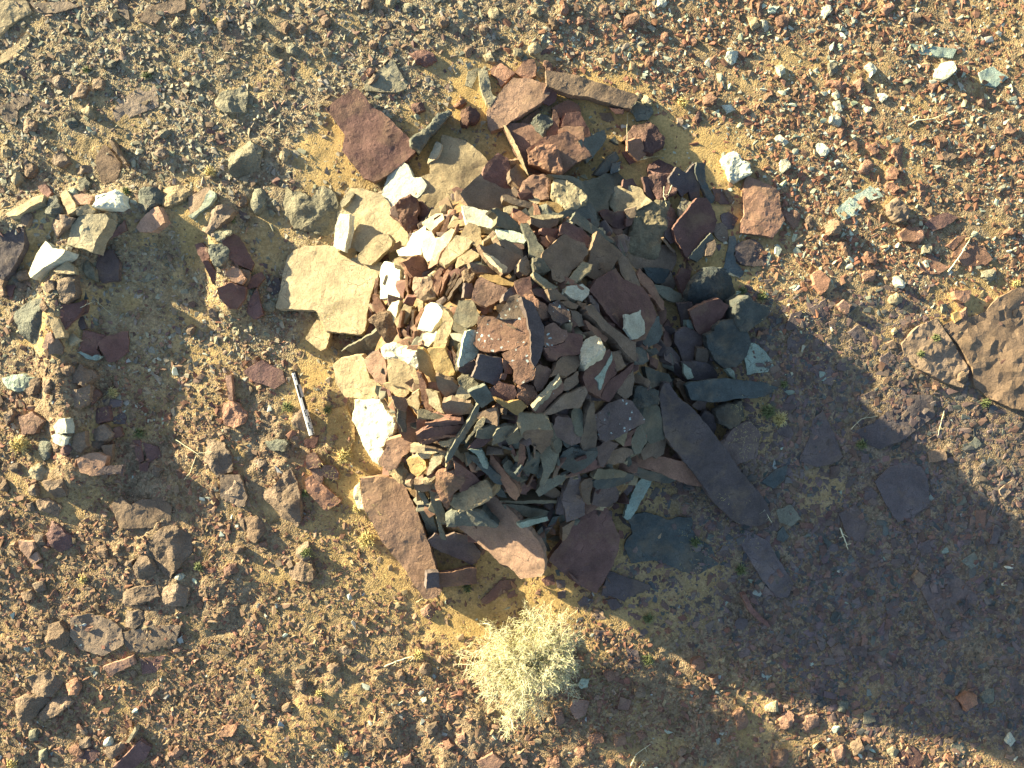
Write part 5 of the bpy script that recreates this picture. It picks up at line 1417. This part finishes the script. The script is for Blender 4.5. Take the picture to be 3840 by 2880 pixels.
for ln in WEEDS.splitlines():
    a, b_, c_, lab = ln.split(',', 3); px, py = float(a) * 1.736, float(b_) * 1.736; x, y = px2w(px, py, .02); z = gz(x, y); big = 'large' in lab or 'tangled' in lab or 'spreading' in lab or 'along' in lab
    for tr in range(40):
        if z - float(gnd(np.array([x]), np.array([y]))[0]) < .03: break
        x2, y2 = px2w(px + r.uniform(-1, 1) * (10 + tr * 2), py + r.uniform(-1, 1) * (10 + tr * 2), .02); z2 = gz(x2, y2)
        if z2 < z: x, y, z = x2, y2, z2
    V, F = [], []; rad = r.uniform(.03, .05) * (1.6 if big else 1)
    for k in range(150 if big else 85):
        an = r.uniform(0, 6.28); L = rad * r.uniform(.4, 1.15); s0 = Vector((r.uniform(-1, 1), r.uniform(-1, 1), 0)) * rad * .35; hgt = r.uniform(.3, .9) * rad
        p1 = s0 + Vector((math.cos(an) * L * .5, math.sin(an) * L * .5, hgt)); p2 = s0 + Vector((math.cos(an) * L, math.sin(an) * L, hgt * r.uniform(.3, .9)))
        w = Vector((-math.sin(an), math.cos(an), 0)) * r.uniform(.0012, .003); st = len(V)
        V += [s0 - w, s0 + w, p1 + w * 1.2, p1 - w * 1.2, p2]; F += [(st, st + 1, st + 2, st + 3), (st + 3, st + 2, st + 4)]
        if k % 2:
            q = p1.lerp(p2, r.random()); w2 = Vector((r.uniform(-1, 1), r.uniform(-1, 1), r.uniform(0, 1))) * .006; st = len(V); V += [q, q + w2, q + w2 + Vector((.003, -.004, .002)), q + Vector((.004, -.001, 0))]; F.append((st, st + 1, st + 2, st + 3))
    o = fill('weed', V, F, M_WEED if c_ == 'g' else M_STRAW); o.location = (x, y, z); o['label'] = lab; o['category'] = 'weed'; o['group'] = 'weeds growing between the stones'
# dry litter: countless straw bits on sand
V, F = [], []
for cx, cy, rad, n in [(1270,1560,90,260),(1290,1720,110,420),(1330,1940,110,420),(1300,2150,150,420),(1500,2330,160,260),(1240,1180,60,140),(1100,2500,280,500),(2800,1600,120,300),(2560,2250,140,260),(500,1500,160,200),(2700,2000,160,240),(3000,1300,200,250),(1750,2420,90,160)]:
    for k in range(n):
        q = rad * math.sqrt(r.random()); an = r.uniform(0, 6.28); x, y = px2w(cx + q * math.cos(an), cy + q * math.sin(an)); z = gz(x, y)
        if z > .25: continue
        L = r.uniform(.008, .03); a2 = r.uniform(0, 6.28); d = Vector((math.cos(a2) * L, math.sin(a2) * L, r.uniform(0, .8) * L)); w = Vector((-d.y, d.x, 0)).normalized() * r.uniform(.0005, .0014)
        p = Vector((x, y, z + .002)); st = len(V); V += [p - w, p + w, p + d * .6 + w, p + d]; F += [(st, st + 1, st + 2), (st, st + 2, st + 3)]
o = fill('straw_litter', V, F, M_STRAW); o['kind'] = 'stuff'; o['label'] = 'bits of dry straw and dead plants on the sand'; o['category'] = 'straw'
STICKS = """3405,470 3440,452 3500,446 3535,470;.006;thick curved pale root lying on the upper right gravel
1440,2500 1500,2475 1545,2462 1575,2470;.005;bleached stick left of the dry shrub
660,1650 740,1700 790,1695;.003;thin pale stick left of the scooped outcrop
735,1710 715,1770 690,1800;.003;thin stick bending down from the scooped outcrop
302,1155 340,1135 360,1130 420,1180;.0022;thin curved stick in the shade of the left wall
2400,600 2440,590 2470,585;.002;forked grey twig on the wrinkled rock
2345,510 2350,560 2352,430 2360,420;.002;upright thin twig left of the wrinkled rock
3555,1020 3600,960 3640,890;.006;straight cream sliver like a stick leaning on the red slab, right
2490,700 2488,735 2500,770;.003;dry root down the middle of the root crossed slab
2520,695 2505,730 2510,760;.0035;twisted dry root on the root crossed slab, right one
2545,655 2570,640 2600,605;.003;long dry root above the smooth purple slab
2365,2870 2385,2830 2440,2790;.004;pale forked stick at the bottom, right of the dry shrub
2395,2880 2420,2850;.004;short pale stick at the bottom edge right of the forked one
3190,1610 3230,1570 3290,1560;.0025;thin curling root in the right hand shade
3540,1540 3525,1600 3515,1640;.003;hanging thin root at the edge of the shade on the right
1560,2260 1590,2240 1600,2225;.002;fine bent twig at the pink slab's foot
3150,1980 3170,2030 3180,2060;.006;dark dead root stub in the middle of the shade
2895,1960 2860,1900;.002;short twig by the long diagonal slab's tip"""
for ln in STICKS.splitlines():
    p_, w, lab = ln.split(';'); pts = []
    for q in p_.split(): a, b_ = map(float, q.split(',')); z = gz(*px2w(a, b_, .03)) + float(w) + .004; x, y = px2w(a, b_, z); pts.append(Vector((x, y, max(z, gz(x, y) + .003))))
    o0 = pts[0].copy(); sm_ = []
    for i_ in range(len(pts) - 1):
        for k in range(5): t = k / 5; sm_.append(pts[i_].lerp(pts[i_ + 1], t) - o0 + Vector((r.uniform(-1, 1), r.uniform(-1, 1), r.uniform(0, 1))) * .0025)
    sm_.append(pts[-1] - o0); V, F = [], []; tube(V, F, sm_, float(w), float(w) * .5, 6)
    for k in range(3):
        b0 = sm_[r.randint(2, len(sm_) - 2)]; dd = Vector((r.uniform(-1, 1), r.uniform(-1, 1), .3)).normalized() * r.uniform(.02, .06); tube(V, F, [b0, b0 + dd * .5 + Vector((.004, 0, 0)), b0 + dd], float(w) * .5, float(w) * .25, 4)
    o = fill('dry_stick', V, F, M_TWIG, smooth=True); o.location = o0; o['label'] = lab; o['category'] = 'stick'; o['group'] = 'dry sticks and roots on the stones'

# ------------------------------------------------------------------ archaeologist's half metre scale rod
zt_, zb_ = .075, .06
a = Vector((*px2w(1104, 1396, zt_), zt_)); b_ = Vector((*px2w(1170, 1631, zb_), zb_)); L = (b_ - a).length; ax = (b_ - a).normalized()
rod = bpy.data.objects.new('scale_rod', None); COL.objects.link(rod); rod['label'] = 'black and white half metre survey scale rod lying on sand left of the cairn'; rod['category'] = 'scale rod'
rod.location = a; side = Vector((0, 0, 1)).cross(ax).normalized(); up = ax.cross(side).normalized()
from mathutils import Matrix
rod.rotation_euler = Matrix((ax, side, up)).transposed().to_euler()   # local x runs down the rod, z up
wm = plain('rod_white', (.50, .50, .50), (.58, .58, .57), .5, 90); bk = plain('rod_black', (.018, .018, .02), (.03, .03, .032), .45, 9)
R_ = .0215; ns = 8; V, F = [], []
def ring(x, rr_=R_): return [Vector((x, rr_ * math.cos(math.radians(22.5 + 45 * k)), rr_ * math.sin(math.radians(22.5 + 45 * k)))) for k in range(8)]
V = ring(0) + ring(L)
F = [(k, (k + 1) % 8, 8 + (k + 1) % 8, 8 + k) for k in range(8)] + [tuple(range(7, -1, -1)), tuple(range(8, 16))]
fill('rod_body', V, F, wm, rod)
fill('end_cap', ring(-.004, .0218) + ring(.004, .0218), F, bk, rod)
def panel(face, x0, x1, f0=0., f1=1., name='black_panel'):
    a0 = math.radians(22.5 + 45 * face); a1 = a0 + math.radians(45); q = .0221
    A0 = Vector((0, q * math.cos(a0), q * math.sin(a0))); A1 = Vector((0, q * math.cos(a1), q * math.sin(a1)))
    u, w = A0.lerp(A1, f0), A0.lerp(A1, f1); n_ = (A0 + A1).normalized() * -.0006
    vs_ = [Vector((x, 0, 0)) + p for x in (x0, x1) for p in (u, w)]; vs_ += [v_ + n_ for v_ in vs_]
    fill(name, vs_, [(0, 1, 3, 2), (4, 6, 7, 5), (0, 2, 6, 4), (1, 5, 7, 3), (0, 4, 5, 1), (2, 3, 7, 6)], bk, rod)
# local y is to the picture's right; face 0 looks up and right, face 1 up, face 2 up and left
d1 = L / 10
for fc, x0 in ((0, 0), (7, 0), (1, 2), (0, 4), (7, 4)): panel(fc, x0 * d1 + (.0045 if x0 == 0 else 0), (x0 + 2) * d1)
for q, fc in ((6, 1), (7, 0), (8, 1), (9, 0)):
    panel(fc, q * d1, (q + 1) * d1 - .003, .38, .62, 'comb_mark')
    for k in range(3): panel(fc, q * d1 + k * d1 * .4, q * d1 + k * d1 * .4 + d1 * .2, .0, .38, 'comb_tooth')
tx = bpy.data.curves.new('printed_text', 'FONT'); tx.body = '50 cm'; tx.size = .017; tx.extrude = .0003; tx.align_x = 'CENTER'; tx.align_y = 'CENTER'; tx.materials.append(bk)
t0 = bpy.data.objects.new('printed_text_source', tx); tm = bpy.data.meshes.new_from_object(t0); bpy.data.objects.remove(t0); tm.materials.clear(); tm.materials.append(bk)
to = bpy.data.objects.new('printed_text', tm); COL.objects.link(to); to.parent = rod; to.location = (d1 * .75, 0, R_ * math.cos(math.radians(22.5)) + .0004); to.rotation_euler = (0, 0, math.pi)
print('stones', len(stones), 'labels', len(set(o.get('label', '') for o in bpy.data.objects)))
print('tris', sum(sum(p.loop_total - 2 for p in o.data.polygons) if len(o.data.polygons) < 20000 else len(o.data.loops) - 2 * len(o.data.polygons) for o in bpy.data.objects if o.type == 'MESH'))
